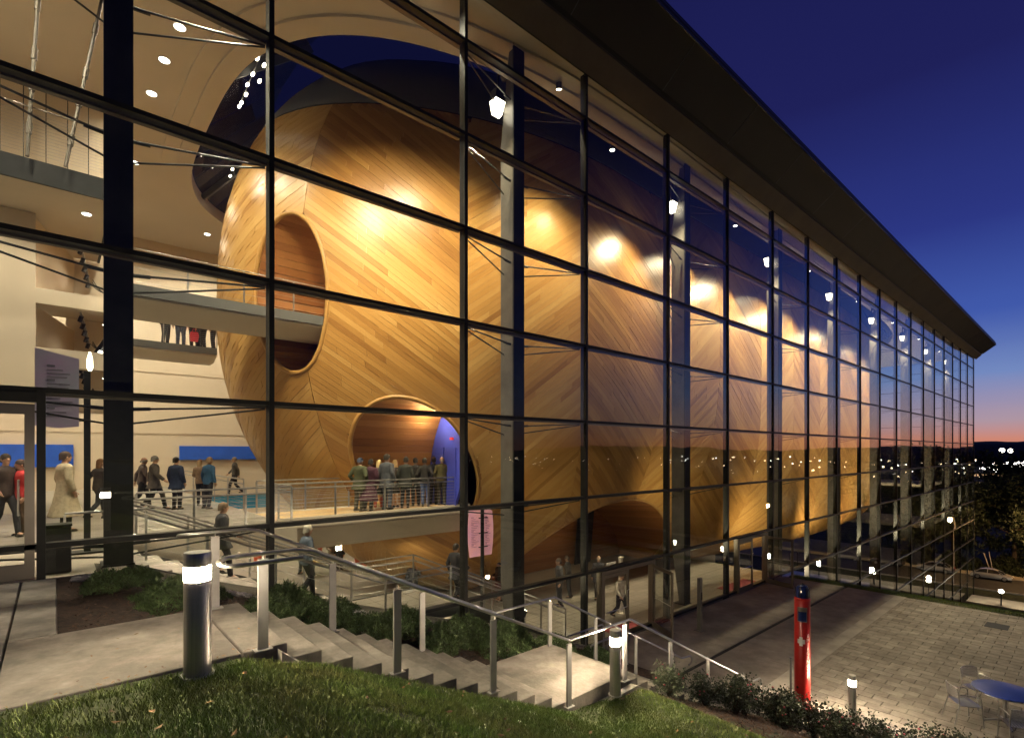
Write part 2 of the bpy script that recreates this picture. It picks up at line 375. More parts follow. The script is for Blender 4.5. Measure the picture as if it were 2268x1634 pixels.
def pmesh(part, pose):
    key = (part, pose)
    if key in PM: return PM[key]
    J = POSE(pose); mb = MB(); hz = J['sh']+.19; hy = .02+J['lean']*1.15
    if part == 'body':
        mb.loft(torso_rings(J, -.008, 0, 9)); arms(mb, J, -.004, True); legs(mb, J, -.008)
        mb.tube([(0, J['lean'], J['sh']-.02), (0, hy-.005, hz-.05)], [.058, .052], 10)
        for q in (0, 1):
            a = Vector(J['an'][q]); mb.tube([a, a+Vector((0, .12, -.03))], [.035, .03], 8)
        # head: skull, jaw, nose, ears
        mb.ell((0, hy, hz+.03), (.075, .095, .095), 14, 10); mb.ell((0, hy+.022, hz-.045), (.056, .068, .065), 12, 8)
        mb.tube([(0, hy+.085, hz+.03), (0, hy+.112, hz-.008), (0, hy+.09, hz-.018)], [.011, .016, .010], 6)
        for sg in (-1, 1): mb.ell((sg*.078, hy-.005, hz), (.014, .024, .034), 8, 6)
        me = remesh(mb, 'body', .0145, 2)
        h = MB(); hands(h, J); bm = bmesh.new(); bm.from_mesh(me); t = h.mesh('t'); bm.from_mesh(t); bm.to_mesh(me); bm.free(); bpy.data.meshes.remove(t)
        me.polygons.foreach_set('use_smooth', [True]*len(me.polygons))
    elif part in ('jacket', 'coat', 'longcoat', 'sweater'):
        g = {'jacket': .022, 'coat': .03, 'longcoat': .034, 'sweater': .016}[part]
        mb.loft(torso_rings(J, g, J['hip']-.101, J['sh']+.06)); arms(mb, J, g*.8)
        n = 16
        if part in ('coat', 'longcoat') and pose != 'sit':
            zb = .70 if part == 'coat' else .34; fl_ = .05 if part == 'coat' else .10
            yo = (J['an'][0][1]+J['an'][1][1])/2*.3
            mb.loft([[((.165+g)*math.cos(2*math.pi*k/n), (.115+g)*math.sin(2*math.pi*k/n), J['hip']+.04) for k in range(n)], [((.175+g+fl_*.5)*math.cos(2*math.pi*k/n), yo*.5+(.13+g+fl_*.5)*math.sin(2*math.pi*k/n), (J['hip']+zb)/2) for k in range(n)], [((.18+g+fl_)*math.cos(2*math.pi*k/n), yo+(.145+g+fl_*1.2)*math.sin(2*math.pi*k/n), zb) for k in range(n)]])
        mb.loft([[(.075*math.cos(2*math.pi*k/n), J['lean']+.072*math.sin(2*math.pi*k/n), J['sh']+z) for k in range(n)] for z in (0.0, .075)])
        me = remesh(mb, part, .017, 2)
    elif part == 'trousers':
        mb.loft(torso_rings(J, .010, J['hip']-.101, J['hip']+.13)); legs(mb, J, .014); me = remesh(mb, part, .017, 2)
    elif part == 'skirt':
        n = 16; mb.loft([[((.168+d)*math.cos(2*math.pi*k/n), (.12+d)*math.sin(2*math.pi*k/n), z) for k in range(n)] for z, d in ((J['hip']+.14, -.01), (J['hip'], .014), (.72, .03), (.52, .045))]); me = mb.mesh(part)
    elif part == 'boots':
        for q in (0, 1):
            a = Vector(J['an'][q]); k = Vector(J['kn'][q]); mb.tube([k.lerp(a, .15), k.lerp(a, .45), a], [.062, .06, .046], 10); mb.loft([[(a.x+.045*math.cos(t)*(.8+.1*i), a.y-.01+.05*i*1.1+.05*math.sin(t)*.9, a.z-.02-.01*i+(-.045 if s_ else .0)) for s_ in (0,) for t in np.linspace(0, 2*math.pi, 10, endpoint=False)] for i in range(3)])
        me = mb.mesh(part)
    elif part == 'shoes':
        for q in (0, 1):
            a = Vector(J['an'][q]); z0 = a.z-.07
            for ry, rx, cy_, h in ((.075, .045, -.02, .085), (.13, .047, .045, .055)):
                mb.loft([[(a.x+rx*math.cos(t)*s_, a.y+cy_+ry*math.sin(t)*s_, z0+h*u) for t in np.linspace(0, 2*math.pi, 14, endpoint=False)] for u, s_ in ((0, .95), (.3, 1), (.7, .9), (1, .6))])
        me = mb.mesh(part)
    elif part in ('hair_short', 'hair_long', 'hair_bald', 'cap'):
        c = (0, hy-.012, hz+.045); rings = []; n = 16
        lowf, lowb = {'hair_short': (.045, -.055), 'hair_long': (.045, -.10), 'hair_bald': (.0, -.05), 'cap': (.035, -.02)}[part]
        top = .098 if part != 'hair_bald' else .02
        for u in np.linspace(0, 1, 7):
            ring_ = []
            for k in range(n):
                a = 2*math.pi*k/n; fr = (math.sin(a)+1)/2; zl = hz+lowb+(lowf-lowb)*fr**1.5
                zt_ = c[2]+.098
                z = zl+(zt_-zl)*u; q = math.sqrt(max(.0006, 1-((z-c[2])/.102)**2)) if z > c[2] else 1.0
                if part == 'hair_bald': z = zl+(.065)*u; q = 1.0 if z < c[2] else math.sqrt(max(.01, 1-((z-c[2])/.102)**2))
                ring_.append((c[0]+.087*q*math.cos(a), c[1]+.105*q*math.sin(a), z))
            rings.append(ring_)
        mb.loft(rings, cap=(part != 'hair_bald'))
        if part == 'hair_long': mb.loft([[(.09*math.cos(t)*s_, hy-.05-.02*(1-s_)+.06*math.sin(t)*s_, hz+.03-.26*u) for t in np.linspace(0, 2*math.pi, 14, endpoint=False)] for u, s_ in ((0, .95), (.35, 1.05), (.7, 1.0), (1, .7))])
        if part == 'cap': mb.loft([[(.07*math.cos(t), hy+.10+.07*math.sin(t), hz+.05+z) for t in np.linspace(0, 2*math.pi, 14, endpoint=False)] for z in (0, .012)])
        me = mb.mesh(part)
    elif part == 'eyes':
        for sg in (-1, 1): mb.ell((sg*.031, hy+.083, hz+.022), (.013, .010, .008), 8, 6)
        me = mb.mesh(part)
    PM[key] = me
    return me
def cmat(c, rough=.85):
    nm = 'cloth_%02d_%02d_%02d' % tuple(int(99*x) for x in c)
    return M(nm, c, rough, 0, .18, 14)
SKIN = (.46, .27, .18)
def person(label, loc, face, h=1.75, pose='stand', top=('jacket', (.05, .05, .06)), bottom=('trousers', (.03, .03, .035)), hair=('hair_short', (.04, .025, .015)), skin=SKIN, shoes=(.015, .012, .01), group=None):
    p = thing('person', label, 'person', loc, R(face)-math.pi/2, group); s_ = h/1.75; wd = random.uniform(.94, 1.10); p.scale = (s_*wd, s_*wd, s_); p.rotation_euler = (random.gauss(-.02, .025), random.gauss(0, .018), R(face)-math.pi/2)
    def put(nm, part, col, rough=.85):
        me = pmesh(part, pose).copy(); me.materials.clear(); me.materials.append(M('skin_%d' % int(col[0]*100), col, .55) if nm == 'body' else cmat(col, rough)); o = bpy.data.objects.new(nm, me); COL.objects.link(o); o.parent = p
    put('body', 'body', skin); put(top[0] if top[0] != 'longcoat' else 'long_coat', top[0], top[1])
    if bottom: put(bottom[0], bottom[0], bottom[1])
    put('hair' if hair[0] != 'cap' else 'cap', hair[0], hair[1]); put('eyes', 'eyes', (.02, .015, .01), .3)
    put('boots' if shoes[0] > .2 else 'shoes', 'boots' if shoes[0] > .2 else 'shoes', shoes, .5)
    return p
for _p in ('stand', 'front', 'pockets', 'walk', 'down', 'rail', 'drink', 'sit'):
    for _q in ('body', 'jacket', 'trousers'): pmesh(_q, _p)
for _p in ('stand', 'front', 'pockets', 'walk', 'rail', 'down'): pmesh('coat', _p)
for _p in ('stand', 'walk'): pmesh('longcoat', _p)
for _p in ('walk', 'front'): pmesh('sweater', _p)
# ------------------------------------------------------------------ the wooden hull (plan outline x meridian)
HX, HY, HZ, HB, HC, HA, HR = 17.5, 20.2, 5.15, 7.63, 12.0, 13.2, 54.0
def _wr(t):                                # half width to the right of the widest frame, t = 0..1
    return (1-.17*t)*max(0, 1-t**6)**.5
_pl = []
for i in range(161): _t = i/160; _t = 1-(1-_t)**1.6; _pl.append((HR*_t, -HB*_wr(_t)))
_pl = _pl[::-1]
for i in range(1, 181): _a = math.pi*i/180; _pl.append((-HA*math.sin(_a), -HB*math.cos(_a)))
for i in range(1, 161): _t = i/160; _pl.append((HR*_t, HB*_wr(_t)))
_pl = np.array(_pl); _sg = np.concatenate([[0], np.cumsum(np.hypot(*(np.diff(_pl, axis=0).T)))])
_s0 = _sg[160]                             # s = 0 at the widest frame on the glass side, s > 0 to the right
def plan(s):
    q = _s0-s
    return np.interp(q, _sg, _pl[:, 0]), np.interp(q, _sg, _pl[:, 1])
def kz(z, s=0.0):
    t = (z-HZ)/HC; q = min(1, max(0, (s-4)/26)); q = q*q*(3-2*q); n = 2.4+.5*q if t > 0 else 2.05+4.2*q
    return max(1e-4, 1-min(abs(t), .9999)**n)**(1/n)
_zz = np.linspace(HZ-HC*.985, HZ+HC*.93, 400); _kk = np.array([kz(z) for z in _zz])
_tt = np.concatenate([[0], np.cumsum(np.hypot(np.diff(_zz), HB*np.diff(_kk)))])
def t_of_z(z): return float(np.interp(z, _zz, _tt))
def z_of_t(t): return float(np.interp(t, _tt, _zz))
def hull(s, t, off=0.0):
    z = z_of_t(t); k = kz(z, s); x, y = plan(s); kx = k if x < 0 else k**.3
    p = np.array([HX+kx*x, HY+k*y, z])
    if off:
        g = np.array([(k*x)/(HA if x < 0 else HR*1.4)**2, (k*y)/HB**2, .8*(z-HZ)/HC**2]); g /= np.linalg.norm(g); p = p+g*off
    return p
def in_opening(p):
    x, y, z = p
    if x < 13 and ((y-17.05)/1.02)**2+((z-5.05)/2.55)**2 < 1: return 1
    if x < 14 and ((y-(15.46-.21*z))/1.06)**2+((z+.5)/2.3)**2 < 1: return 2
    if y < 21 and ((x-19.2)/5.7)**2+((z+6.4)/4.3)**2 < 1: return 3
    return 0
ZWOOD = 11.6
T0, T1 = t_of_z(-6.35), t_of_z(ZWOOD)
hull_t = thing('wooden_hull', 'huge rounded cedar-clad concert hall hull with chevron planks behind the glass', 'concert hall', (HX, HY, ZL))
PW, TH = .165, math.tan(R(36)); DV = PW/math.cos(R(36))
GW = 5.1
planks = []                                # (verts, faces, uvs, tone, screen area)
def edge_span(s0, s1, fn):                 # sample an edge, give maximal visible intervals
    n = max(6, int((s1-s0)/.16)); ss = np.linspace(s0, s1, n+1); ok = [in_opening(hull(s, fn(s))) == 0 for s in ss]
    res = []; i = 0
    def bis(a, b, va):
        for _ in range(7):
            m = (a+b)/2
            if (in_opening(hull(m, fn(m))) == 0) == va: a = m
            else: b = m
        return (a+b)/2
    while i <= n:
        if ok[i]:
            j = i
            while j < n and ok[j+1]: j += 1
            a = ss[i] if i == 0 else bis(ss[i], ss[i-1], True)
            b = ss[j] if j == n else bis(ss[j], ss[j+1], True)
            res.append((a, b)); i = j+1
        else: i += 1
    return res
def plank_piece(sa, sb, fl, fu, sg=0, band=0.0):           # sa, sb = ((lower a), (upper a)) ends per edge
    L = max(sb[0]-sa[0], sb[1]-sa[1])
    if L < .12: return
    n = max(2, int(L/.55)); off = .022+random.uniform(-.005, .005); vs = []; uv = []
    for i in range(n+1):
        q = i/n; a = sa[0]+(sb[0]-sa[0])*q; b = sa[1]+(sb[1]-sa[1])*q
        tl, tu = fl(a), fu(b)
        tl = min(max(tl, T0), T1); tu = min(max(tu, T0), T1)
        vs += [hull(a, tl, off), hull(b, tu, off), hull(a, tl, off-.03), hull(b, tu, off-.03)]
        uv += [(a*1.25, 0), (b*1.25, PW), (a*1.25, 0), (b*1.25, PW)]
    fs = []
    for i in range(n):
        o = i*4; fs += [(o, o+4, o+5, o+1), (o+2, o+6, o+4, o), (o+1, o+5, o+7, o+3)]
    fs += [(0, 1, 3, 2), (n*4, n*4+2, n*4+3, n*4+1)]
    c = (np.array(vs[0])+np.array(vs[-1]))/2; px, py, f = proj(c)
    nx = hull(.5*(sa[0]+sb[0]), (fl(sa[0])+fu(sb[1]))/2, 1)-hull(.5*(sa[0]+sb[0]), (fl(sa[0])+fu(sb[1]))/2)
    facing = -float(np.dot(nx, c))/np.linalg.norm(c)
    area = L*PW*max(facing, 0)/f**2 if (-50 < px < 2300 and 0 < py < 1700) else 0
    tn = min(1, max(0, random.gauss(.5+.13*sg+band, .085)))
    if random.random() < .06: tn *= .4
    planks.append((vs, fs, uv, tn, area))
gi = 0
s_lo, s_hi = -_s0*0-34.0, 52.5
s = -2.5-GW*7
while s < s_hi:
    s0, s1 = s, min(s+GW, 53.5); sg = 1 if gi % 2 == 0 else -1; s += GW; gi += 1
    span = TH*(s1-s0); wlk = 0.0
    nj0 = int(-span/DV)-1; nj1 = int((T1-T0+span)/DV)+1
    for j in range(nj0, nj1):
        c0 = T0+j*DV; wlk = wlk*.72+random.gauss(0, .085); band = wlk
        fl = (lambda x, c0=c0, s0=s0, sg=sg: c0+sg*TH*(x-s0)); fu = (lambda x, f=fl: f(x)+DV-.006)
        a, b = s0+.006, s1-.006            # clip to the wood's top and bottom edges
        for fn, mrg in ((fl, 0), (fu, 0)):
            pass
        lo = max(T0-DV*.9, T0); 
        def lim(fn, a, b):
            if sg > 0: return max(a, s0+(T0-fn(s0))/TH), min(b, s0+(T1-fn(s0))/TH)
            return max(a, s0+(fn(s0)-T1)/TH), min(b, s0+(fn(s0)-T0)/TH)
        la, lb = lim(fl, a, b); ua, ub = lim(fu, a, b)
        A, B = min(la, ua), max(lb, ub); A = max(A, a); B = min(B, b)
        if B-A < .15: continue
        cuts = [A]; x = A+random.uniform(.7, 3.0)
        while x < B-.6: cuts.append(x); x += random.uniform(1.8, 3.6)
        cuts.append(B)
        cuts = sorted(set(cuts+[q_ for q_ in (la, ua, lb, ub) if A+.01 < q_ < B-.01]))
        cl = lambda x: min(max(x, A), B)
        fm = lambda x, f=fl: f(x)+DV/2
        for q in range(len(cuts)-1):
            x0, x1 = cuts[q]+.002, cuts[q+1]-.002
            for (m0, m1) in edge_span(x0, x1, fm):
                e0 = [m0, m0]; e1 = [m1, m1]
                for k, fn in enumerate((fl, fu)):
                    sp = edge_span(max(a, x0-.0), min(b, x1+.0), fn)
                    for (p0, p1) in sp:
                        if abs(p0-m0) < .45 and m0 > x0+.001: e0[k] = p0
                        if abs(p1-m1) < .45 and m1 < x1-.001: e1[k] = p1
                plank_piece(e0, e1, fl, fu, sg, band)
planks.sort(key=lambda p: -p[4])
def plank_mesh(pl, name):
    v = []; f = []; u = []; t = []
    for vs, fs, uv, tn, _ in pl:
        o = len(v); v += [tuple(x-np.array([HX, HY, ZL])) for x in vs]; f += [tuple(i+o for i in q) for q in fs]; u += uv; t += [tn]*len(fs)
    me = bpy.data.meshes.new(name); me.from_pydata(v, [], f)
    a = me.attributes.new('tone', 'FLOAT', 'FACE'); a.data.foreach_set('value', t)
    ul = me.uv_layers.new(name='UVMap'); li = np.empty(len(me.loops), dtype=np.int32); me.loops.foreach_get('vertex_index', li)
    ul.data.foreach_set('uv', np.array(u, dtype=np.float32)[li].ravel())
    me.polygons.foreach_set('use_smooth', [True]*len(f)); me.set_sharp_from_angle(angle=R(40)); me.update()
    return me
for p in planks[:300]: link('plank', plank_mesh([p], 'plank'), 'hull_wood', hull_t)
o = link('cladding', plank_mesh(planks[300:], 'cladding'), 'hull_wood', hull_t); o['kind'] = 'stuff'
# dark substrate just behind the planks so the joints read dark, open at the three mouths
def substrate():
    mb = MB(); ss = np.linspace(-46, 53.2, 260); ts = np.linspace(T0-.1, T1, 60); idx = {}
    for i, a in enumerate(ss):
        for j, b in enumerate(ts):
            p = hull(a, b, -.03); idx[i, j] = len(mb.v); mb.v.append(tuple(p))
    for i in range(len(ss)-1):
        for j in range(len(ts)-1):
            c = [mb.v[idx[i+u, j+v]] for u in (0, 1) for v in (0, 1)]
            if any(in_opening(p) for p in c): continue
            mb.f.append((idx[i, j], idx[i+1, j], idx[i+1, j+1], idx[i, j+1])); mb.t.append(.5)
    return mb
M('substrate', (.16, .075, .02), .9)
substrate().build('substrate', 'substrate', hull_t)
# dark louvre band above the wood, slat by slat
zs = np.linspace(ZWOOD+.10, 14.3, 20)
for q, z in enumerate(zs):
    mb = MB(); t = t_of_z(z); t2 = t_of_z(z+.085)
    ss = np.linspace(-40, 53, 120); rings = []
    for a in ss:
        rings.append([tuple(hull(a, t, .02)), tuple(hull(a, t2, .05)), tuple(hull(a, t2, .01)), tuple(hull(a, t, -.02))])
    mb.loft(rings); mb.build('louvre_slat', 'louver', hull_t)
mb = MB(); rings = []
for z in np.linspace(ZWOOD, 15.2, 10): rings.append([tuple(hull(a, t_of_z(z), -.10)) for a in np.linspace(-46, 53, 120)])
for i in range(len(rings)-1):
    pass
mb.add([p for r in rings for p in r], [(i*120+k, i*120+k+1, (i+1)*120+k+1, (i+1)*120+k) for i in range(9) for k in range(119)])
mb.build('upper_shell', 'black_matte', hull_t)

# mouths: rim trim + plank-lined tunnels
def rim_on_hull(fy, fz, n, axis, lo, hi):
    pts = []
    for i in range(n):
        a = 2*math.pi*i/n; u, z = fy(a), fz(a); p = None
        if z > HZ+HC-.1: continue
        k = kz(z)
        if axis == 'x':                    # march along x from the left
            xs = np.linspace(lo, hi, 500)
            for x in xs:
                rel = (x-HX)/k
                w = HB*k*(math.sqrt(max(0, 1-(rel/HA)**2)) if rel < 0 else _wr(rel/HR))
                if abs(u-HY) < w: p = (x, u, z); break
        else:
            rel = (u-HX)/k
            if rel > 0:
                for _ in range(6): k = kz(z, rel); rel = (u-HX)/k**.3
            w = HB*k*(math.sqrt(max(0, 1-(rel/HA)**2)) if rel < 0 else _wr(min(rel/HR, 1))); p = (u, HY-w, z)
        pts.append(p)
    return pts
def tunnel(name, rim, deep, mat, shrink, parent):
    n = len(rim); t = .05
    for i in range(n):
        a, b = Vector(rim[i]), Vector(rim[(i+1) % n]); a2, b2 = Vector(deep[i]), Vector(deep[(i+1) % n])
        g = .04
        a, b = a.lerp(b, g), b.lerp(a, g); a2, b2 = a2.lerp(b2, g), b2.lerp(a2, g)
        c = sum((Vector(p) for p in rim), Vector())/n; no = ((a+b)/2-c); no = no-(a2-a).normalized()*no.dot((a2-a).normalized()); no = no.normalized()*(t+random.uniform(0, .02))
        vs = [a, b, b2, a2, a+no, b+no, b2+no, a2+no]
        w = (b-a).length; L = (a2-a).length
        me = bpy.data.meshes.new(name); l = parent.location
        me.from_pydata([tuple(v-l) for v in vs], [], [(0, 1, 2, 3), (7, 6, 5, 4), (0, 4, 5, 1), (1, 5, 6, 2), (2, 6, 7, 3), (3, 7, 4, 0)])
        at = me.attributes.new('tone', 'FLOAT', 'FACE'); at.data.foreach_set('value', [min(1, max(0, random.gauss(.5, .22)))]*6)
        ul = me.uv_layers.new(name='UVMap'); uvv = [(0, 0), (0, w), (L, w), (L, 0)]*2
        for lp in me.loops: ul.data[lp.index].uv = uvv[lp.vertex_index]
        link(name, me, mat, parent)
def rim_trim(rim, parent):
    mb = MB(); mb.tube([tuple(p) for p in rim], .075, 10, closed=True); o = mb.build('mouth_trim', 'trim_wood', parent)
M('trim_wood', (.44, .24, .07), .38, 0, .15, 3)
# upper gallery mouth
r1 = rim_on_hull(lambda a: 17.05+1.0*math.cos(a), lambda a: 5.05+2.53*math.sin(a), 56, 'x', 3.5, 11)
d1 = [(10.6, 17.05+(p[1]-17.05)*.92+.15, 5.05+(p[2]-5.05)*.95) for p in r1]
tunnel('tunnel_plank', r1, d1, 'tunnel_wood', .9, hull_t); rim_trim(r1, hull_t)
mb = MB(); mb.loft([[(10.6+x, 17.2+1.05*math.cos(a), 5.05+2.5*math.sin(a)) for a in np.linspace(0, 2*math.pi, 40, endpoint=False)] for x in (0, .1)]); mb.build('tunnel_end_wall', 'trim_wood', hull_t)
# lower foyer mouth with the blue door wall
r2 = rim_on_hull(lambda a: 15.46-.21*(-.5+2.28*math.sin(a))+1.05*math.cos(a), lambda a: -.5+2.28*math.sin(a), 60, 'x', 4.5, 14)
XE = 10.55
d2 = [(max(XE, p[0]+.25), p[1], p[2]) for p in r2]
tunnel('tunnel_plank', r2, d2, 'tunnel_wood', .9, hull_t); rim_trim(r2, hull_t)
mb = MB(); mb.loft([[(XE+x, 15.50-.21*(-.5+2.35*math.sin(a))+1.05*math.cos(a), -.5+2.35*math.sin(a)) for a in np.linspace(0, 2*math.pi, 40, endpoint=False)] for x in (.02, .12)])
ew = mb.build('door_wall', 'blue_door', hull_t); ew['label'] = 'blue painted wall with doors at the end of the mouth'
mb = MB()
for y0 in (14.95, 15.72): mb.b2(XE-.02, XE+.0, y0, y0+.72, ZU+.01, .15)
mb.build('door_leaf', M('blue_door_leaf', (.06, .08, .5), .35), hull_t)
mb = MB(); mb.b2(XE-.06, XE-.0, 15.1, 15.26, .42, .50); mb.build('exit_sign', M('exit_red', (.5, .02, .02), .5, emit=(1, .05, .03), es=.8), hull_t)
# ground mouth
r3 = [p for p in rim_on_hull(lambda a: 19.2+5.65*math.cos(a), lambda a: -6.4+4.26*math.sin(a), 120, 'y', 0, 0) if p[2] > -6.25]
r3 = sorted(r3, key=lambda p: p[0])
def open_tunnel(rim, deep, parent):
    for i in range(len(rim)-1): tunnel_one(rim[i], rim[i+1], deep[i], deep[i+1], parent)
def tunnel_one(a, b, a2, b2, parent):
    a, b, a2, b2 = Vector(a), Vector(b), Vector(a2), Vector(b2); up = Vector((0, 0, .05+random.uniform(0, .015))); l = parent.location
    a, b = a.lerp(b, .04), b.lerp(a, .04); a2, b2 = a2.lerp(b2, .04), b2.lerp(a2, .04)
    me = bpy.data.meshes.new('tunnel_plank')
    me.from_pydata([tuple(v-l) for v in (a, b, b2, a2, a+up, b+up, b2+up, a2+up)], [], [(0, 1, 2, 3), (7, 6, 5, 4), (0, 4, 5, 1), (1, 5, 6, 2), (2, 6, 7, 3), (3, 7, 4, 0)])
    at = me.attributes.new('tone', 'FLOAT', 'FACE'); at.data.foreach_set('value', [min(1, max(0, random.gauss(.45, .2)))]*6)
    ul = me.uv_layers.new(name='UVMap'); L = (a2-a).length; uvv = [(0, 0), (0, .2), (L, .2), (L, 0)]*2
    for lp in me.loops: ul.data[lp.index].uv = uvv[lp.vertex_index]
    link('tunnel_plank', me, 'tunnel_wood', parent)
YE = 18.9
d3 = [(19.2+(p[0]-19.2)*.93+.7, YE, -6.4+(p[2]+6.4)*.9) for p in r3]
open_tunnel(r3, d3, hull_t)
mb = MB(); mb.tube(r3, .05, 6); mb.build('mouth_trim', 'trim_wood', hull_t)
# back wall of that mouth: horizontal boards
for i in range(22):
    z0 = ZL+i*.19; x = 5.7*.93*math.sqrt(max(.02, 1-((z0+6.4)/4.0)**2)) if z0+6.4 < 4 else .5
    me = bpy.data.meshes.new('back_board'); l = hull_t.location
    me.from_pydata([(X-l.x, Y-l.y, Z-l.z) for Z in (z0+.004, z0+.186) for X, Y in ((19.9-x-.3, YE), (19.9+x+.3, YE), (19.9+x+.3, YE+.04), (19.9-x-.3, YE+.04))], [], [(0, 1, 5, 4), (1, 2, 6, 5), (2, 3, 7, 6), (3, 0, 4, 7), (4, 5, 6, 7), (3, 2, 1, 0)])
    at = me.attributes.new('tone', 'FLOAT', 'FACE'); at.data.foreach_set('value', [random.uniform(.2, .7)]*6)
    ul = me.uv_layers.new(name='UVMap')
    for lp in me.loops:
        c = me.vertices[lp.vertex_index].co; ul.data[lp.index].uv = (c.x, c.z)
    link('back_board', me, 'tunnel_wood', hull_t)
mb = MB(); mb.extr([(YE-.25, ZL), (YE-.2, ZL), (YE-.5, -2.75), (YE-.55, -2.75)], 20.9, 22.2); mb.build('dark_door', 'black_matte', hull_t)

# ------------------------------------------------------------------ glass curtain wall
cw = thing('glass_curtain_wall', 'tall glass curtain wall with dark steel mullions and transoms along the building', 'glass facade', (MX0, D, ZP))
mulls = [MX0+BAY*k for k in range(-2, 19)]
rows = [TZ0+PH*k for k in range(-3, 5)]        # -5.968 .. 10.07
ZHEAD = 11.42
low_rows = [TZ0+PH*k for k in range(-8, -3)]
ZGRADE = [(-9, -1.86), (.6, -1.86), (7.6, -4.3), (12.6, -6.03), (26.8, -6.03), (27.2, -17.6), (90, -17.6)]
def grade(x): return float(np.interp(x, [a for a, _ in ZGRADE], [b for _, b in ZGRADE]))
for i, x in enumerate(mulls):
    zb = min(grade(x), -2.2) if x > 1 else -1.86
    if x > 27: zb = -17.9
    mb = MB(); mb.b2(x-.045, x+.045, D-.05, D+.17, zb-.3, ZHEAD)
    mu = mb.build('mullion', 'dark_steel', cw)
    mb = MB(); mb.b2(x-.05, x+.05, D-.058, D-.05, zb-.3, ZHEAD); mb.build('cap_strip', 'black_matte', mu, world=False) if False else None
def transom(z, x0, x1):
    segs = [m for m in mulls if x0-.01 <= m <= x1+.01]
    for a, b in zip(segs[:-1], segs[1:]):
        mb = MB(); mb.b2(a+.045, b-.045, D-.045, D+.14, z-.038, z+.038); mb.build('transom', 'dark_steel', cw)
        mb = MB(); mb.b2(a+.045, b-.045, D+.142, D+.25, z-.070, z-.02); mb.build('transom_flange', 'transom_metal', cw)
for z in rows: transom(z, mulls[0] if z > -1.5 else (mulls[2]-.01 if z < -3 else mulls[0]), mulls[-1])
for z in low_rows: transom(z, mulls[8], mulls[-1])
mb = MB(); mb.b2(mulls[0], mulls[-1], D-.04, D+.16, ZHEAD, ZHEAD+.12); mb.build('head_rail', 'dark_steel', cw)
def pane(x0, x1, z0, z1, name='pane', y=D):
    mb = MB(); mb.box((0, 0, 0), (x1-x0, .012, z1-z0)); o = mb.build(name, 'pane_glass', cw, world=False, smooth=False); o.location = ((x0+x1)/2-cw.location.x, y-cw.location.y, (z0+z1)/2-cw.location.z); o.rotation_euler = (random.gauss(0, .0011), 0, random.gauss(0, .0011)); return o
DOORS = {2: (12.75, 15.55), 4: (21.9, 24.7)}       # bay index (from MX0) with an entrance
lv = rows+[ZHEAD]
for i in range(len(mulls)-1):
    a, b = mulls[i]+.045, mulls[i+1]-.045; bay = i-2
    for j in range(len(lv)-1):
        z0, z1 = lv[j]+.038, lv[j+1]-.038
        if j == 0 and bay in DOORS:
            d0, d1 = DOORS[bay]; pane(a, d0-.05, z0, z1); pane(d1+.05, b, z0, z1); continue
        if z1 < -1.5 and bay < 0 and j < 2: continue
        if j == 1 and bay == -1:
            continue
        if j == 2 and bay == -1: pane(-.10, b, z0, z1); continue
        if j == 2 and bay < -1: continue
        pane(a, b, z0, z1)
    if i >= 8:
        ll = low_rows+[rows[0]]
        for j in range(len(ll)-1): pane(a, b, ll[j]+.045, ll[j+1]-.045)
pane(-.10, 3.0, -1.86, TZ0-PH-.045)                # the low strip beside the upper door
pane(3.1, 7.5, -3.63, TZ0-PH-.05) if False else None
# the glazed west end
wx = mulls[-1]
we = thing('west_end_glazing', 'glazed west end wall with slim mullions at the far right corner', 'glass wall', (wx, D, ZLOW))
for k in range(1, 6):
    y = D+4*k; mb = MB(); mb.b2(wx-.05, wx+.05, y-.05, y+.05, -17.9, ZHEAD); mb.build('mullion', 'dark_steel', we)
for z in low_rows+rows:
    mb = MB(); mb.b2(wx-.04, wx+.04, D+.2, D+20, z-.04, z+.04); mb.build('transom', 'dark_steel', we)
for k in range(5):
    for z0, z1 in zip((low_rows+rows)[:], (low_rows+rows+[ZHEAD])[1:]):
        mb = MB(); mb.b2(wx-.006, wx+.006, D+.2+4*k if k == 0 else D+4*k+.05, D+4*k+3.95, z0+.04, z1-.04); mb.build('pane', 'pane_glass', we, smooth=False)

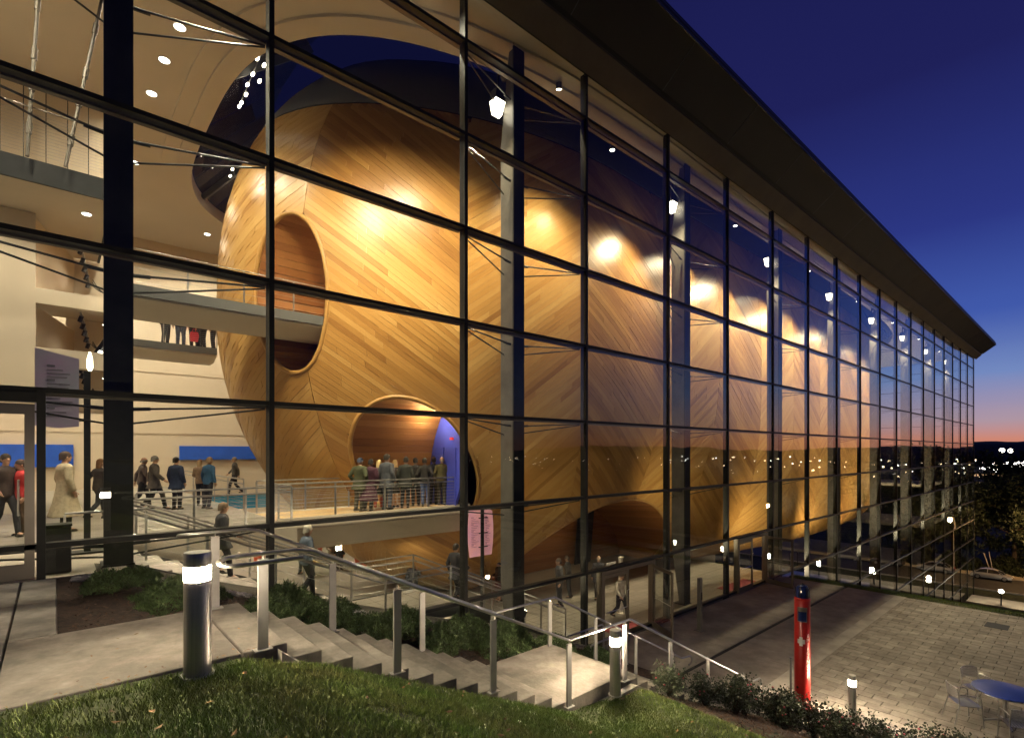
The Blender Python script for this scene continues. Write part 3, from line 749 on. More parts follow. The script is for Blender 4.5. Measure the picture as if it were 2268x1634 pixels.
# entrances
def entrance(x0, x1, zb, zt, label, opened, mat=True):
    e = thing('glass_entrance', label, 'door', (x0, D, zb)); y = D
    for x in (x0, x1): mb = MB(); mb.b2(x-.05, x+.05, y-.10, y+.12, zb, zt); mb.build('door_post', 'transom_metal', e)
    mb = MB(); mb.b2(x0+.05, x1-.05, y-.09, y+.11, zt-.12, zt); mb.build('door_header', 'transom_metal', e)
    n = 2; w = (x1-x0-.1)/n
    for k in range(n):
        hx = x0+.05 if k == 0 else x1-.05; sg = 1 if k == 0 else -1; ang = R(opened[k])*(-1 if k == 0 else 1)
        leaf = bpy.data.objects.new('door_leaf', None); COL.objects.link(leaf); leaf.parent = e; leaf.location = (hx-x0, -.04, 0); leaf.rotation_euler = (0, 0, ang)
        mb = MB(); L = w-.01
        for a, b in ((0, .09), (L-.09, L)): mb.b2(sg*a, sg*b, -.025, .025, .02, zt-zb-.14)
        mb.b2(sg*.09, sg*(L-.09), -.025, .025, .02, .22); mb.b2(sg*.09, sg*(L-.09), -.025, .025, zt-zb-.25, zt-zb-.14)
        mb.build('leaf_frame', 'transom_metal', leaf, world=False)
        mb = MB(); mb.b2(sg*.09, sg*(L-.09), -.006, .006, .22, zt-zb-.25); mb.build('leaf_pane', 'clear_glass', leaf, world=False, smooth=False)
        mb = MB(); xx = sg*(L-.16); mb.tube([(sg*.14, -.07, 1.02), (xx, -.07, 1.02), (xx, -.07, 1.55), (sg*(L-.05), -.07, 1.55)], .014, 6); mb.tube([(sg*.14, -.07, 1.02), (sg*.14, -.02, 1.02)], .012, 6); mb.tube([(sg*(L-.05), -.07, 1.55), (sg*(L-.05), -.02, 1.55)], .012, 6)
        mb.build('push_bar', 'stainless', leaf, world=False)
    return e
entrance(12.75, 15.55, ZP, rows[1]-.05, 'lower glass entrance with one door standing open beside the outdoor stair', (0, 62))
entrance(21.9, 24.7, ZP, rows[1]-.05, 'farther lower glass entrance with its right door ajar at the plaza end', (0, 78))
for x0, x1, lab in ((13.9, 15.4, 'red floor mat inside the nearer lower entrance'), (22.0, 24.6, 'red floor mat inside the farther lower entrance')):
    mb = MB(); mb.b2(x0, x1, D+.2, D+.95, ZL+.004, ZL+.016); tag(mb.build('floor_mat', 'red_mat'), lab, 'mat')
# upper door at the far left
ud = thing('upper_door', 'dark framed glass entrance door at the left end of the upper path', 'door', (-.2, D, -1.86))
mb = MB(); mb.b2(-.20, -.10, D-.10, D+.14, -1.86, TZ0+.0); mb.build('door_post', 'dark_steel', ud)
mb = MB(); mb.b2(-2.6, -.20, D-.09, D+.13, .72, TZ0-.045); mb.build('door_header', 'dark_steel', ud)
lf = bpy.data.objects.new('door_leaf', None); COL.objects.link(lf); lf.parent = ud; lf.location = (0, 0, 0)
mb = MB(); mb.b2(-.13, -.02, -.045, .0, .02, 2.55); mb.b2(-1.05, -.95, -.045, 0, .02, 2.55); mb.b2(-.95, -.13, -.045, 0, .02, .24); mb.b2(-.95, -.13, -.045, 0, 2.40, 2.55); mb.build('leaf_frame', 'stainless_dull', lf, world=False) if M('stainless_dull', (.22, .20, .18), .35, .8) else 0
mb = MB(); mb.b2(-.95, -.13, -.028, -.016, .24, 2.40); mb.build('leaf_pane', 'clear_glass', lf, world=False, smooth=False)
mb = MB(); mb.tube([(-.19, -.04, .95), (-.19, -.12, .95), (-.19, -.12, 1.45), (-.19, -.04, 1.45)], .014, 6); mb.build('pull_handle', 'stainless', lf, world=False)
mb = MB(); mb.b2(-2.6, -.2, D-.14, D+.14, -1.88, -1.845); mb.build('threshold', 'stainless_dull', ud)

# ------------------------------------------------------------------ tapered steel columns with rod braces and floodlights
ord_ = ['first', 'second', 'third', 'fourth', 'fifth', 'sixth', 'seventh', 'eighth', 'ninth', 'tenth']
for k in range(9):
    x = .8+9*k; y0 = 10.83
    zb = ZU-.02 if k == 0 else (ZL if k < 3 else ZLOW)
    if k == 0: zb = -1.9
    col = thing('steel_column', ('thick dark steel column at the left beside the upper foyer' if k == 0 else '%s tapered steel column from the left behind the glass' % ord_[k]), 'column', (x, 11.1, zb), 0, 'columns behind the glass wall')
    # web box: tapered in depth at foot and head
    zt = 11.30
    dep = lambda z: .62 if zb+2.3 < z < zt-2.6 else (.62-.34*min(1, (zb+2.3-z)/2.3) if z <= zb+2.3 else .62-.36*min(1, (z-zt+2.6)/2.6))
    zsq = [zb, zb+1.0, zb+2.3, zt-2.6, zt-1.2, zt]
    mb = MB(); mb.loft([[(x-.15, y0+.05, z), (x+.15, y0+.05, z), (x+.15, y0+dep(z), z), (x-.15, y0+dep(z), z)] for z in zsq]); mb.build('column_shaft', 'column_steel', col, smooth=False)
    mb = MB(); mb.b2(x-.20, x+.20, y0, y0+.048, zb, zt+.1); mb.build('outer_flange', 'dark_steel', col, smooth=False)
    mb = MB(); mb.b2(x-.22, x+.22, y0-.02, y0+.5, zb-.0, zb+.03); mb.build('base_plate', 'dark_steel', col)
    for z in rows[1:] if k else rows[2:]:
        if z < zb+.3: continue
        for sg in (-1, 1):
            mb = MB(); mb.tube([(x+sg*.19, y0+.15, z-.18), (x+sg*2.2, D+.2, z-.07)], .020, 6); mb.tube([(x+sg*.19, y0+.15, z-.18), (x+sg*.45, y0+.12, z-.165)], .034, 6); mb.build('brace_rod', 'rod_steel', col)
            mb = MB(); mb.tube([(x+sg*.16, y0+.48, z-.42), (x+sg*2.2, D+.2, z-.10)], .018, 6); mb.build('brace_rod', 'rod_steel', col)
    if k:
        mb = MB(); mb.bar((x-.3, y0+.35, 10.55), (x+.05, y0+.35, 10.75), .14, .16); mb.build('bracket', 'column_steel', col)
    if 1 <= k <= 8:
        fx, fy, fz = x-.42, y0+.42, 9.75
        fl = thing('floodlight', 'white hooded floodlight on the head of the %s steel column' % ord_[k], 'floodlight', (fx, fy, fz), 0, 'floodlights at the column heads')
        mb = MB(); mb.loft([[(fx-.13, fy-.10, fz+.42), (fx+.13, fy-.10, fz+.42), (fx+.13, fy+.14, fz+.42), (fx-.13, fy+.14, fz+.42)], [(fx-.17, fy-.12, fz+.12), (fx+.17, fy-.12, fz+.12), (fx+.17, fy+.17, fz+.12), (fx-.17, fy+.17, fz+.12)]]); mb.build('housing', 'dark_steel', fl)
        mb = MB(); mb.loft([[(fx-.17, fy-.12, fz+.11), (fx+.17, fy-.12, fz+.11), (fx+.17, fy+.17, fz+.11), (fx-.17, fy+.17, fz+.11)], [(fx-.10, fy-.06, fz-.26), (fx+.10, fy-.06, fz-.26), (fx+.13, fy+.12, fz-.26), (fx-.13, fy+.12, fz-.26)]]); mb.build('glowing_lens', M('flood_lens', (1, 1, 1), .4, emit=(1, .86, .66), es=10), fl)
        mb = MB(); mb.bar((fx, fy, fz+.42), (fx, fy, fz+.95), .05, .05); mb.bar((fx, fy, fz+.95), (x-.1, fy, fz+.95), .05, .05); mb.build('arm', 'dark_steel', fl)
        lamp('flood_lamp', 'SPOT', (fx-.10, fy-.40, fz-.36), (3300, 2900, 3900, 5600, 7000)[min(k-1, 4)], WARM, fl, aim=(x-5.2, 12.3, -1.0), size=.14, spot=(100 if k == 1 else 116), blend=1.0)
        if k > 0:
            ux, uy, uz = x+.40, 11.02, (-4.6 if k < 3 else -7.0)
            ul_ = thing('added_uplight', 'small added uplight brightening the hull from the hidden side of the %s steel column' % ord_[k], 'uplight', (ux, uy, uz), 0, 'added uplights on the columns'); dq = V(.66, .20, .72).normalized(); q0 = V(ux, uy, uz)  # uplights added on the side away from the camera to brighten the lower hull
            mb = MB(); mb.tube([q0-dq*.16, q0], .075, 10); mb.tube([(x+.14, uy, uz-.12), q0-dq*.1], .02, 6); mb.build('housing', 'dark_steel', ul_); mb = MB(); mb.tube([q0+dq*.001, q0+dq*.012], .066, 10); mb.build('glowing_lens', 'lamp_warm', ul_)
            lamp('hull_fill_uplight', 'SPOT', q0+dq*.08, (0, 400, 1000, 2800, 4200, 4800, 4800, 4400, 3800)[k], WARM, ul_, aim=q0+dq*5, size=.08, spot=110, blend=1.0)

# ------------------------------------------------------------------ eave: upswept overhang, groove, soffit strip
ev = thing('roof_eave', 'dark upswept roof overhang running the length of the glass wall', 'roof eave', (40, 9, 11.5))
EX0, EX1 = -9.5, 85.2
mb = MB(); mb.extr([(D-.08, 11.34), (D-.08, 11.6), (9.72, 12.08), (9.72, 11.82)], EX0, EX1); mb.build('soffit_panel', 'fascia_soffit', ev)
mb = MB(); mb.extr([(9.72, 11.90), (9.72, 12.06), (9.60, 12.18), (9.60, 12.02)], EX0, EX1); mb.build('shadow_groove', 'black_matte', ev)
mb = MB(); mb.extr([(9.60, 11.93), (9.60, 12.2), (8.50, 13.15), (8.40, 13.05), (8.42, 12.86)], EX0, EX1); mb.build('upper_panel', 'fascia_dark', ev)
mb = MB(); mb.extr([(8.38, 12.84), (8.46, 13.2), (8.50, 13.2), (8.42, 12.84)], EX0, EX1); mb.build('edge_trim', M('edge_metal', (.09, .09, .10), .4, .5), ev)
for k in range(21):
    x = -7.4+BAY*k
    mb = MB(); mb.extr([(9.598, 11.926), (9.598, 11.96), (8.425, 12.90), (8.415, 12.852)], x-.012, x+.012); mb.build('panel_seam', 'edge_metal', ev)
mb = MB(); mb.extr([(8.5, 13.2), (8.5, 13.3), (12.1, 12.3), (12.1, 12.1)], EX0, EX1); mb.build('roof_deck', 'fascia_dark', ev)

# ------------------------------------------------------------------ ceiling with the long oval opening round the hull
def oval(off, n=140, z=ZC):
    k = kz(z); pts = []
    for s in np.linspace(-_s0+_s0-52, 53.9, n):
        x, y = plan(s); pts.append((x*k, y*k))
    return pts
def ring(off, z):                          # a squarish oval, drawn wider than the hull by off
    out = []; A_, B_ = 11.75+off, 7.0+off; n = 3.4
    for i in range(60):
        t = i/60; t = 1-(1-t)**1.5; out.append((HX+(HR*.93+off)*t, HY-B_*(1-.13*t)*max(0, 1-t**8)**.5, z))
    out = out[::-1]
    for i in range(1, 80):
        a = math.pi*i/80; c, s_ = math.cos(a), math.sin(a); out.append((HX-A_*abs(s_)**(2/n), HY-(B_ if c > 0 else B_+1.9)*math.copysign(abs(c)**(2/n), c), z))
    for i in range(1, 60):
        t = i/60; out.append((HX+(HR*.93+off)*t, HY+(B_+1.9)*(1-.13*t)*max(0, 1-t**8)**.5, z))
    return out
CE0, CE1, CY0, CY1 = -12, 84, D+.02, 34.0
def outer(n):
    # rectangle resampled by angle so that the ring and rectangle pair up
    pts = []
    for p in n:
        dx, dy = p[0]-HX, p[1]-HY
        t = 1e9
        if dx > 0: t = min(t, (CE1-HX)/dx)
        if dx < 0: t = min(t, (CE0-HX)/dx)
        if dy > 0: t = min(t, (CY1-HY)/dy)
        if dy < 0: t = min(t, (CY0-HY)/dy)
        pts.append((HX+dx*t, HY+dy*t, p[2]))
    return pts
OFF = 1.75
ce = bpy.data.objects.new('ceiling', None); COL.objects.link(ce); struct(ce)
r_in = ring(OFF+.9, ZC); n_ = len(r_in); r_out = outer(r_in)
# rectangle corners: add them by splitting the sheet in strips
mb = MB()
for i in range(n_):
    j = (i+1) % n_
    a, b, c, d = r_in[i], r_in[j], r_out[j], r_out[i]
    mb.add([a, b, c, d, (a[0], a[1], ZC+.1), (b[0], b[1], ZC+.1), (c[0], c[1], ZC+.1), (d[0], d[1], ZC+.1)], [(0, 3, 2, 1), (4, 5, 6, 7), (0, 1, 5, 4)])
    if abs(c[0]-d[0]) > .5 and abs(c[1]-d[1]) > .5:   # fill the corner
        cx = CE0 if min(c[0], d[0]) < HX else CE1; cyy = CY0 if min(c[1], d[1]) < HY else CY1
        mb.add([c, d, (cx, cyy, ZC)], [(0, 1, 2)])
mb.build('ceiling_sheet', 'cream_ceiling', ce, smooth=False)
for a, b, z0, z1 in ((OFF+.50, OFF+1.0, ZC-.07, ZC+.12), (OFF, OFF+.52, ZC-.15, ZC+.20)):
    mb = MB(); A, B = ring(a, z0), ring(b, z0)
    vs = A+B+[(p[0], p[1], z1+.2) for p in A]; fs = []
    for i in range(n_):
        j = (i+1) % n_; fs += [(i, j, n_+j, n_+i), (i, 2*n_+i, 2*n_+j, j)]
    mb.add(vs, fs); B2 = ring(b, z0); o2 = len(mb.v)
    mb.add([(p[0], p[1], z0) for p in B2]+[(p[0], p[1], z0+.09) for p in B2], [(i, (i+1) % n_, n_+(i+1) % n_, n_+i) for i in range(n_)])
    mb.build('ceiling_ring', 'cream_ceiling', ce, smooth=False)
# skylight over the gap
sk = thing('skylight', 'dark night-blue skylight ring between the ceiling opening and the hull top', 'skylight', (HX, HY, 13))
A, B = ring(OFF-.02, ZC+.35), [(p[0], p[1], 14.4) for p in ring(-1.0, 14.4)]
step = 4
for i in range(0, n_-step, step):
    a, b, c, d = Vector(A[i]), Vector(A[i+step]), Vector(B[i+step]), Vector(B[i])
    if (b-a).length < .05: continue
    g = .02; up = Vector((0, 0, .02))
    a, b, c, d = a.lerp(b, g), b.lerp(a, g), c.lerp(d, g), d.lerp(c, g)
    mb = MB(); mb.add([a, b, c, d, a+up, b+up, c+up, d+up], [(3, 2, 1, 0), (4, 5, 6, 7), (0, 1, 5, 4), (1, 2, 6, 5), (2, 3, 7, 6), (3, 0, 4, 7)]); mb.build('skylight_pane', 'skylight_glass', sk, smooth=False)
    if (i//step) % 4 == 0:
        mb = MB(); mb.bar(Vector(A[i])-V(0, 0, .16), Vector(B[i])-V(0, 0, .16), .12, .26); mb.build('skylight_beam', 'louver', sk)
# ------------------------------------------------------------------ interior floors and walls
def slab(name, x0, x1, y0, y1, z0, z1, mat): mb = MB(); mb.b2(x0, x1, y0, y1, z0, z1); return struct(mb.build(name, mat, smooth=False))
uf = slab('upper_floor', -12, 4.6, 13.55, 34, ZU-.45, ZU-.012, 'tile_joint')
slab('upper_floor_entry', -12, .9, D+.2, 13.548, ZU-.45, ZU-.012, 'tile_joint')
lf_ = slab('lower_floor', .9, 27.0, D+.2, 34, ZL-.4, ZL-.012, 'tile_joint')
slab('atrium_floor', 27.0, 84, D+.2, 34, ZLOW-.3, ZLOW, 'floor_tile')
slab('wall_back', -12, 66, 34, 34.3, ZLOW, ZC+.1, 'cream_wall')
slab('wall_left', -12.3, -12, D+.2, 34, -6, ZC+.1, 'cream_wall')
slab('lower_side_wall', .6, .9, D+.25, 34, ZL-.4, ZU-.46, 'cream_wall')
slab('atrium_step_wall', 27.0, 27.25, D+.25, 34, ZLOW, ZL-.41, 'cream_wall')
# floor tiles: each its own piece where they read, the far rest in one
def tiles(parent, x0, x1, y0, y1, z, sx, sy, mat, near=300, gap=.012, run=False, name='floor_tile', keep=None, thick=.012, jit=0.0):
    L = []
    ny = int((y1-y0)/sy); nx = int((x1-x0)/sx)
    for i in range(nx+1):
        for j in range(ny+1):
            xx, yy = x0+i*sx, y0+j*sy+(sy/2 if (run and i % 2) else 0)
            xb, yb = min(xx+sx-gap, x1), min(yy+sy-gap, y1)
            if xb-xx < .03 or yb-yy < .03: continue
            if keep and not keep((xx+xb)/2, (yy+yb)/2): continue
            px, py, f = proj(((xx+xb)/2, (yy+yb)/2, z)); vis = -20 < px < 2290 and 0 < py < 1650 and f > 0
            L.append(((1/f**3 if vis else 0), xx, xb, yy, yb, random.random(), random.uniform(0, jit)))
    L.sort(reverse=True); rest = MB()
    for q, (a, xx, xb, yy, yb, tn, dz) in enumerate(L):
        mb = MB() if q < near else rest
        mb.tone = tn; mb.b2(xx, xb, yy, yb, z-thick+dz, z+dz)
        if q < near: mb.build(name, mat, parent, tone=True, smooth=False)
    if rest.v: o = rest.build(name+'_field', mat, parent, tone=True, smooth=False); o['kind'] = 'stuff'
tiles(lf_, 10.9, 27.0, D+.25, 17.3, ZL, .62, .31, 'floor_tile', 300)
tiles(uf, -1.5, 4.6, 13.56, 22, ZU, .9, .9, 'floor_tile', 40)
# upper floor edge fascia + soffit strip
mb = MB(); mb.b2(.9, 4.62, 13.50, 13.548, ZU-.5, ZU+.0); tag(mb.build('floor_edge', 'soffit_cream'), 'cream fascia along the upper foyer floor edge above the indoor stair', 'fascia')

# ------------------------------------------------------------------ footbridges into the hull
def bridge(name, label, x0, x1, y0, y1, z, deep, fascia):
    b = thing(name, label, 'footbridge', (x0, y0, z))
    mb = MB(); mb.b2(x0, x1, y0+.06, y1-.06, z-.06, z); mb.build('deck', 'bridge_deck', b)
    mb = MB(); mb.extr([(y0+.05, z-.061), (y1-.05, z-.061), (y1-.05, z-.30), (y1-.6, z-deep), (y0+.6, z-deep), (y0+.05, z-.30)], x0, x1); mb.build('soffit', 'soffit_cream', b)
    for yy in (y0, y1-.05): mb = MB(); mb.b2(x0, x1, yy, yy+.05, z-.24, z+.04); mb.build('edge_beam', fascia, b)
    return b
M('bridge_deck', (.52, .36, .18), .45, 0, .15, 3, stretch=(1, 8, 1))
M('edge_grey', (.10, .10, .095), .5, .2)
bridge('lower_footbridge', 'lower footbridge with wooden deck and cream underside leading into the hull', 4.6, 11.2, 15.0, 17.2, ZU, 1.0, 'soffit_cream')
bridge('upper_footbridge', 'upper footbridge with grey edge beam leading into the upper hull mouth', 1.25, 8.6, 16.15, 17.95, 4.2, .62, 'edge_grey')
bridge('rear_gallery', 'rear gallery walkway behind the upper footbridge', -6, 5.0, 24.0, 26.0, 4.2, .5, 'edge_grey')

# ------------------------------------------------------------------ railings: posts, top rail, second rail, cables
def railing(name, label, pts, h=1.0, post=.9, cables=6, rails=(1.0,), mat='rail_steel', flat=False, rr=.024, group=None, postw=.05, ends=True, mid=None):
    P = [Vector(p) for p in pts]; t = thing(name, label, 'railing', P[0], 0, group)
    for hh in rails: mb = MB(); mb.tube([p+V(0, 0, h*hh) for p in P], rr, 8); mb.build('handrail', mat, t)
    for a, b in zip(P[:-1], P[1:]):
        L = (b-a).length; n = max(1, int(round(L/post)))
        for k in range(n+1):
            if k == 0 and a is not P[0]: continue
            q = a.lerp(b, k/n); mb = MB()
            d = (b-a).normalized()
            mb.bar(q, q+V(0, 0, h-.02), postw, .018 if flat else postw*.6, up=tuple(V(-d.y, d.x, 0))) if True else 0
            mb.build('post', mat, t)
        for c in range(cables):
            z = h*(.12+.76*c/max(1, cables-1)) if cables > 1 else h*.5
            mb = MB(); mb.tube([a+V(0, 0, z), b+V(0, 0, z)], .0045, 4); mb.build('cable', 'rail_steel', t)
    return t
railing('bridge_railing', 'cable railing along the glass side of the lower footbridge', [(4.65, 15.06, ZU), (11.1, 15.06, ZU)], 1.0, 1.55, 8, (1.0, .86))
railing('bridge_railing', 'cable railing along the rear side of the lower footbridge', [(4.65, 17.14, ZU), (7.6, 17.14, ZU)], 1.0, 1.5, 8, (1.0, .86))
railing('bridge_railing', 'thin cable railing along the glass side of the upper footbridge', [(1.3, 16.2, 4.2), (8.2, 16.2, 4.2)], .95, 1.45, 5, (1.0,), rr=.018, postw=.04)
railing('gallery_railing', 'cable railing along the front of the rear gallery walkway', [(-6, 24.05, 4.2), (5, 24.05, 4.2)], 1.05, 1.8, 11, (1.0,), rr=.02, postw=.04)
railing('foyer_railing', 'cable railing at the upper foyer edge over the indoor stair', [(1.3, 13.62, ZU), (4.52, 13.62, ZU), (4.52, 15.0, ZU)], 1.02, 1.1, 9, (1.0, .86))
railing('foyer_railing', 'far cable railing at the rear edge of the upper foyer', [(4.5, 18.0, ZU), (4.5, 30, ZU)], 1.02, 2.0, 9, (1.0, .86))
railing('entry_railing', 'short railing just inside the glass beside the upper door', [(.12, D+.75, ZU), (1.2, D+.75, ZU)], .9, 1.1, 0, (1.0,), rr=.018, postw=.035)

# ------------------------------------------------------------------ indoor stair beside the glass
def flight(parent, x0, z0, n, run, rise, y0, y1, mat, name='step', nose=.03):
    for i in range(n):
        zt = z0-rise*(i+1); xa = x0+run*i
        mb = MB(); mb.tone = random.random()
        if i < n-1 or True: mb.b2(xa, xa+run+nose, y0, y1, zt-.045, zt); mb.b2(xa+.0, xa+.03, y0+.003, y1-.003, zt-.0, zt+rise-.046)
        mb.build(name, mat, parent, tone=True, smooth=False, bev=.006)
ist = thing('indoor_stair', 'indoor stair descending right just behind the glass', 'stair', (.9, 11.45, ZL))
IR = .36; RZ = .1515
flight(ist, .9, ZU, 14, IR, RZ, 11.45, 13.35, 'step_concrete')
zi = ZU-14*RZ; xi = .9+14*IR                        # landing
flight(ist, xi+2.0, zi, 13, .34, (zi-ZL)/13, 11.45, 13.35, 'step_concrete')
mb = MB(); mb.b2(xi, xi+2.0, 11.40, 13.4, zi-.25, zi-.013); mb.build('landing_slab', 'soffit_cream', ist)
for i in range(4):
    for j in range(4):
        mb = MB(); mb.tone = random.random(); mb.b2(xi+.5*i+.006, xi+.5*i+.494, 11.42+.485*j, 11.42+.485*j+.473, zi-.013, zi); mb.build('landing_tile', 'floor_tile', ist, tone=True, smooth=False)
for yy in (11.37, 13.36):
    mb = MB(); mb.add([(a, y, z) for y in (yy, yy+.06) for a, z in ((.9, ZU-.35), (.9, ZU-.03), (xi, zi+.02), (xi+2.0, zi+.02), (xi+2.0+13*.34, ZL+.1), (xi+2.0+13*.34, ZL), (xi+2.0, zi-.32), (xi, zi-.32))],
        [(0, 1, 2, 7), (7, 2, 3, 6), (6, 3, 4, 5), (15, 10, 9, 8), (14, 11, 10, 15), (13, 12, 11, 14), (1, 9, 10, 2), (2, 10, 11, 3), (3, 11, 12, 4), (0, 7, 15, 8), (7, 6, 14, 15), (6, 5, 13, 14)]); mb.build('stringer', 'edge_grey', ist)
sp = lambda y: [(.95, y, ZU), (xi+.05, y, zi), (xi+1.95, y, zi), (xi+2.0+13*.34, y, ZL)]
railing('stair_railing', 'stair railing on the glass side of the indoor stair', sp(11.42), 1.0, 1.35, 3, (1.0, .84), rr=.021, postw=.045)
railing('stair_railing', 'stair railing on the inner side of the indoor stair', sp(13.34), 1.0, 1.5, 5, (1.0, .84), rr=.021, postw=.045)

M('rod_brown', (.10, .085, .065), .5, .3)
# ------------------------------------------------------------------ left side: gallery wall with deep openings, balcony, hanging rods
gw = bpy.data.objects.new('gallery_wall', None); COL.objects.link(gw); struct(gw); gw.location = (-4, 17.6, 4)
GY, GB, GT = 17.6, 21.0, 5.94
def gbox(*a, m='cream_wall', n='wall_band'): mb = MB(); mb.b2(*a); return mb.build(n, m, gw, smooth=False)
gbox(-9, -.36, GY, GY+.35, 1.2, GT, n='wall_panel')
for z0, z1 in ((3.72, 4.10), (2.16, 2.62), (1.2, 1.55)): gbox(-.36, 1.42, GY, GY+.35, z0, z1)
for z0, z1 in ((4.10, GT), (2.62, 3.72), (1.55, 2.16)):
    mb = MB(); mb.prism([(-.36, GY+.352), (.45, GB), (.25, GB), (-.56, GY+.352)], z0, z1); mb.build('splayed_reveal', 'cream_wall', gw, smooth=False)
gbox(.25, 1.75, GB, GB+.2, 1.2, GT, n='recess_back')
for z in (4.10, 2.62):
    mb = MB(); mb.extr([(GY+.353, z-.32), (GY+.353, z), (GB, z+.35), (GB, z)], -.36, 1.42); mb.build('sloped_sill', 'cream_wall', gw, smooth=False)
for z, lab in ((5.35, 'track of small black spotlights in the top wall opening at the left'), (3.5, 'track of small black spotlights in the middle wall opening at the left'), (2.1, 'track of small black spotlights in the low wall opening at the left')):
    tr = thing('light_track', lab, 'light track', (.9, GY+.6, z)); ta, tb_ = V(.52, GY+.6, z+.28), V(.82, GB-.2, z-.25)
    mb = MB(); mb.bar(ta, tb_, .05, .05); mb.build('rail', 'stainless', tr)
    for k in range(5):
        q = ta.lerp(tb_, .12+.19*k); mb = MB(); mb.tube([q, q+V(-.05, 0, -.16)], .05, 8); mb.build('spot_head', 'black_matte', tr)
    mb = MB()
    for k in range(3):
        a = V(.85, GB-.4-.3*k, z-.2); b = V(1.6, GB-.6-.2*k, z-.1); mb.tube([a.lerp(b, t)-V(0, 0, 1.1*t*(1-t)*(1+.25*k)) for t in np.linspace(0, 1, 12)], .012, 5)
    mb.build('cable', 'rod_steel', tr)
sl = thing('stage_lights', 'cluster of small bright spotlights on a dark truss in the middle wall opening', 'spotlights', (1.2, 19.0, 3.2)); ta, tb_ = V(.85, 19.9, 2.75), V(1.25, 18.2, 3.40)
mb = MB(); mb.bar(ta, tb_, .08, .2); mb.build('truss', 'dark_steel', sl)
for t in (.15, .35, .72, .85):
    q = ta.lerp(tb_, t); mb = MB(); mb.tube([q, q+V(0, -.16, -.1)], .06, 8); mb.build('lamp_can', 'dark_steel', sl)
    mb = MB(); mb.ell(q+V(0, -.18, -.11), (.055, .03, .05), 8, 6); mb.build('lamp_lens', 'lamp_white', sl)
bal = thing('upper_balcony', 'dark edged balcony with cream underside at the top left', 'balcony', (-4, 15.6, 6.0))
mb = MB(); mb.b2(-9, 1.0, 15.6, 20.9, GT+.02, 6.36); mb.build('slab', 'soffit_cream', bal, smooth=False)
mb = MB(); mb.b2(-9, 1.06, 15.52, 15.595, 5.93, 6.42); mb.build('edge_beam', 'dark_steel', bal); mb = MB(); mb.b2(1.005, 1.06, 15.6, 20.9, 5.93, 6.42); mb.build('edge_beam', 'dark_steel', bal)
railing('balcony_railing', 'fine cable railing on the balcony at the top left', [(-9, 15.56, 6.42), (1.02, 15.56, 6.42), (1.02, 20.8, 6.42)], 1.15, 2.4, 13, (1.0,), rr=.02, postw=.05, mat='transom_metal')
for (xa, xb, lab) in ((-.2, -.45, 'left grey hanging tie rod with turnbuckle at the top left'), (.96, .18, 'right grey hanging tie rod with turnbuckle at the top left')):
    hr = thing('hanging_rod', lab, 'tie rod', (xb, 15.4, 6.4)); a, b = V(xa, 15.4, ZC), V(xb, 15.4, 6.4)
    mb = MB(); mb.tube([a, b], .036, 8); mb.build('rod', 'rod_brown', hr)
    for t in (.3, .52, .66, .85): q = a.lerp(b, t); q2 = a.lerp(b, t+.05); mb = MB(); mb.tube([q, q2], .055, 8); mb.build('coupler', 'rod_brown', hr)
bw = bpy.data.objects.new('balcony_wall', None); COL.objects.link(bw); struct(bw); bw.location = (-3, 22, 8)
mb = MB(); mb.b2(-9, 1.6, 21.3, 21.6, 6.0, ZC); mb.build('wall_panel', 'cream_wall', bw)
for k in range(7): mb = MB(); mb.tube([(-2.2+.5*k, 21.2, ZC-.02), (-2.2+.5*k, 21.2, 6.4)], .012, 5); mb.build('wall_wire', 'rod_steel', bw)

# posters on the back wall
for (x0, x1, z0, z1, lab) in ((-3.3, .7, -.75, .35, 'blue display panel on the cream rear wall left of the thick column'), (5.2, 9.2, -.45, .32, 'blue display panel on the cream rear wall beside the hull')):
    mb = MB(); mb.b2(x0, x1, 33.86, 33.97, z0, z1); tag(mb.build('wall_panel', 'blue_panel'), lab, 'panel')
mb = MB(); mb.b2(4.8, 9.0, 30.0, 30.2, ZU-1.1, ZU-.35); tag(mb.build('counter_front', 'teal_panel'), 'teal counter front beyond the lower footbridge', 'counter')
mb = MB(); mb.b2(-12, 66, 33.97, 33.992, .985, .995); o = mb.build('wall_joint', M('joint', (.50, .42, .32), .8)); tag(o, 'thin horizontal joint line along the cream rear wall', 'wall joint')
for z in (4.3,): mb = MB(); mb.b2(-12, 66, 33.97, 33.992, z, z+.01); tag(mb.build('wall_joint', 'joint'), 'upper thin joint line along the cream rear wall', 'wall joint')
# far lower slabs seen at the west end
for z, w_, nm in ((-3.7, 'upper', 0), (-8.3, 'middle', 0), (-12.8, 'lowest', 0)):
    mb = MB(); mb.b2(73, 83.5, 13.2, 30, z-.25, z); mb.b2(73, 83.5, 13.15, 13.195, z-.3, z+.05); struct(mb.build('west_floor', 'soffit_cream'))

# ------------------------------------------------------------------ banners on poles
def printed(t, y, x0, x1, z0, z1, n, mat, flip=False):
    h = (z1-z0)
    for k in range(n):
        w = (x1-x0)*random.uniform(.35, .75) if k % 4 else (x1-x0)*.22
        zz = z1-h*(.12+.8*k/n); mb = MB(); mb.b2(x0+(x1-x0)*.12, x0+(x1-x0)*.12+w, y-.004, y-.002, zz-.014, zz+(.006 if k % 4 else .02)); mb.build('print_line', mat, t)
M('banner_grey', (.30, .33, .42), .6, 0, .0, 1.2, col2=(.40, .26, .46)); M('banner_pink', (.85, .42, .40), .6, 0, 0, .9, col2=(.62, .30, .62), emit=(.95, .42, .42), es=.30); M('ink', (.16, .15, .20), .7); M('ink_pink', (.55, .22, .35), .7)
bn = thing('banner_stand', 'grey and violet printed banner on a dark pole inside the upper door', 'banner', (.42, 12.7, ZU))
bx0, bx1, by = -.27, .34, 12.6
